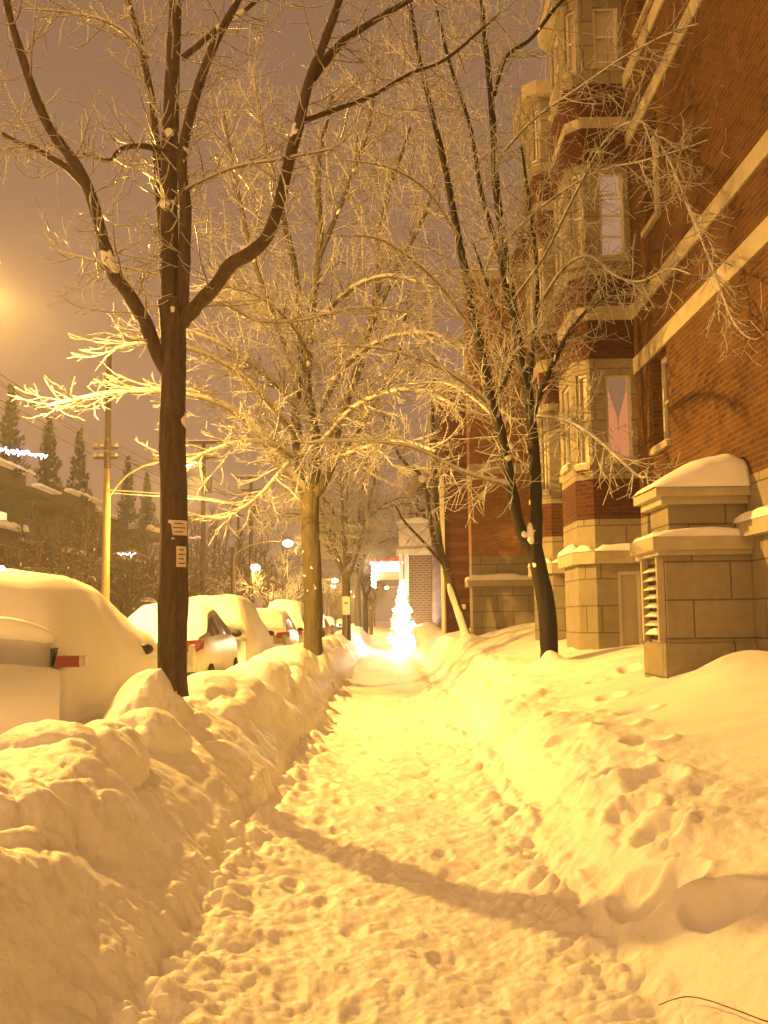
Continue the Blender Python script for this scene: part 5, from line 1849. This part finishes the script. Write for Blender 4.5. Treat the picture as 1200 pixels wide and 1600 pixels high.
for i, (px, py, lab) in enumerate([(18, 600, 'leftmost and largest cone-shaped conifer on the roof line'), (77, 650, 'second conifer from the left, beside the blue string lights'), (125, 668, 'slim conifer left of the tall lamp pole'),
                                   (200, 714, 'conifer just right of the lamp pole under its curved arm'), (230, 738, 'smallest and farthest roof conifer, next to the near trunk')]):
    Xc = -20.8
    p = PX(px, py, Xc)
    conifer(Xc, p[1], 9.5, p[2] - 9.5, (p[2] - 9.5) * 0.2, lab, i)


def string_lights(pts, mat, r, label):
    b = MB()
    b.tube(np.array(pts), r * 0.25, 4)
    for p in pts:
        b.octa(p, r)
    o = b.build('string_lights', M[mat], None, loc=pts[0])
    tag(o, label, 'string lights', 'festive string lights across the street')


rng = np.random.default_rng(9)
string_lights([PX(x, 702 + 0.16 * x + rng.normal(0, 2.2), -20.0) for x in np.arange(-6, 74, 1.5)], 'bulb_blue', 0.055, 'blue-white string lights along the roof edge at far left')
string_lights([P(x, 866 + rng.normal(0, 1.6), 40) for x in np.arange(185, 212, 2.2)], 'bulb_pink', 0.035, 'small pinkish string lights behind the branches right of the lamp pole')
string_lights([P(x, 840 + rng.normal(0, 1.2), 48) for x in np.arange(297, 314, 2.0)], 'bulb_red', 0.035, 'small red string lights beside the notices on the near trunk')
b = MB(); pq = P(2, 891, 30); b.sphere(pq, 0.13, 10, 8); 
e = empty('porch_lamp', (pq[0], 30, gz(pq[0], 30)), 'small white post lamp over the buried car at the left edge', 'lamp')
b.build('lamp_globe', M['lamp_far'], e, smooth=True)
b = MB(); b.tube([(pq[0], 30, gz(pq[0], 30) - 0.2), (pq[0], 30, pq[2] - 0.1)], 0.05, 8); b.build('post', M['wood_pole'], e, smooth=True)


# ------------------------------------------------------------------ far end of the street
def far_block(x0, x1, y, h, label, mat, lit):
    e = empty('far_building', ((x0 + x1) / 2, y, 0), label, 'building', 'buildings closing the far street')
    b = MB(); b.box(x0, y, -0.5, x1, y + 14, h); b.build('wall', M[mat], e, uv=True)
    b = MB(); b.box(x0 - 0.2, y - 0.25, h, x1 + 0.2, y + 14, h + 0.4); b.build('cornice', M['snow_soft'], e)
    n = int((x1 - x0) / 2.6)
    for fl in range(int(h // 3.2)):
        for k in range(n):
            b = MB(); xx = x0 + 0.8 + k * 2.6; zz = 1.2 + fl * 3.2
            b.box(xx, y - 0.05, zz, xx + 1.1, y - 0.002, zz + 1.6)
            b.build('window', M['glow_far'] if (k * 5 + fl * 3) % 4 in lit else M['glass'], e)


far_block(-26, -14, 215, 9, 'far dim brick block beyond the row of trees on the left', 'brick_row', (0,))
far_block(-13.5, -4, 240, 8, 'far brick block at the very end of the street', 'brick_far', (1,))
far_block(4, 14, 150, 10, 'far brick block down the right side past the lit sign', 'brick_row', (0, 2))

# notices on the near trunk
HX, HY = P(270, 850, 10.0)[0], 10.0


def notice(name, z0, z1, a0, a1, label, skew=0.0):
    e = empty(name, (HX, HY, z0), label, 'paper notice', 'paper notices stapled to the near trunk')
    R0 = 0.163
    b = MB(); V = []; F = []
    for i in range(9):
        a = rad(a0 + (a1 - a0) * i / 8)
        for j in range(2):
            z = z0 if j == 0 else z1
            aa = a + (rad(skew) * (1 - j) * (1 - i / 8))
            V.append((HX + math.cos(aa) * R0, HY + math.sin(aa) * R0, z))
    for i in range(8):
        F.append((2 * i, 2 * i + 2, 2 * i + 3, 2 * i + 1))
    b.add(V, F); b.build('sheet', M['paper'], e, smooth=True)
    b = MB(); n = max(3, int((z1 - z0) / 0.045))
    for k in range(n):
        z = z1 - (k + 0.8) * (z1 - z0) / (n + 0.6)
        V = []; F = []
        f0, f1 = (0.15, 0.85) if k % 2 else (0.22, 0.7)
        for i in range(6):
            a = rad(a0 + (a1 - a0) * (f0 + (f1 - f0) * i / 5))
            for zz in (z - 0.006, z + 0.006):
                V.append((HX + math.cos(a) * (R0 + 0.003), HY + math.sin(a) * (R0 + 0.003), zz))
        for i in range(5):
            F.append((2 * i, 2 * i + 2, 2 * i + 3, 2 * i + 1))
        b.add(V, F)
    b.build('text_lines', M['ink'], e)


zA = P(282, 815, 10)[2]; zB = P(282, 838, 10)[2]; zC = P(282, 855, 10)[2]; zD = P(282, 887, 10)[2]
notice('paper_notice', zB, zA, -88, -22, 'upper curled paper notice stapled to the near trunk', 10)
notice('paper_notice', zD, zC, -66, -26, 'lower narrow paper notice on the near trunk, below the curled one', 0)

# parking sign by the third tree
Ys = 45.6
ps = P(541, 948, Ys)
e = empty('parking_sign', (ps[0], Ys, gz(ps[0], Ys)), 'small white parking sign on the third trunk of the left row', 'sign')
b = MB(); b.box(ps[0] - 0.17, Ys - 0.02, ps[2] - 0.35, ps[0] + 0.17, Ys, ps[2] + 0.45); b.build('sign_plate', M['plate'], e)
b = MB(); b.box(ps[0] - 0.09, Ys - 0.03, ps[2] + 0.12, ps[0] + 0.07, Ys - 0.021, ps[2] + 0.2); b.build('faded_mark', M['ink'], e)
b = MB(); b.tube([(ps[0], Ys + 0.04, gz(ps[0], Ys) - 0.2), (ps[0], Ys + 0.04, ps[2] + 0.5)], 0.03, 8); b.build('post', M['metal_pole'], e)

# fallen twig at lower right
tp = []
for (px, py) in [(1030, 1570), (1050, 1562), (1075, 1557), (1105, 1562), (1135, 1572), (1165, 1583), (1200, 1596), (1240, 1605)]:
    g = ground_ray(px, py, 0.55)
    for _ in range(8):
        g = ground_ray(px, py, gz(g[0], g[1]) + 0.03)
    tp.append(g)
m = MB(); m.tube(Tree.smooth(tp, 30), np.linspace(0.0025, 0.0042, 30), 6)
o = m.build('fallen_twig', M['bark_hero'], None, smooth=True, loc=tp[0])
tag(o, 'thin dark twig lying on the snow at lower right', 'twig')
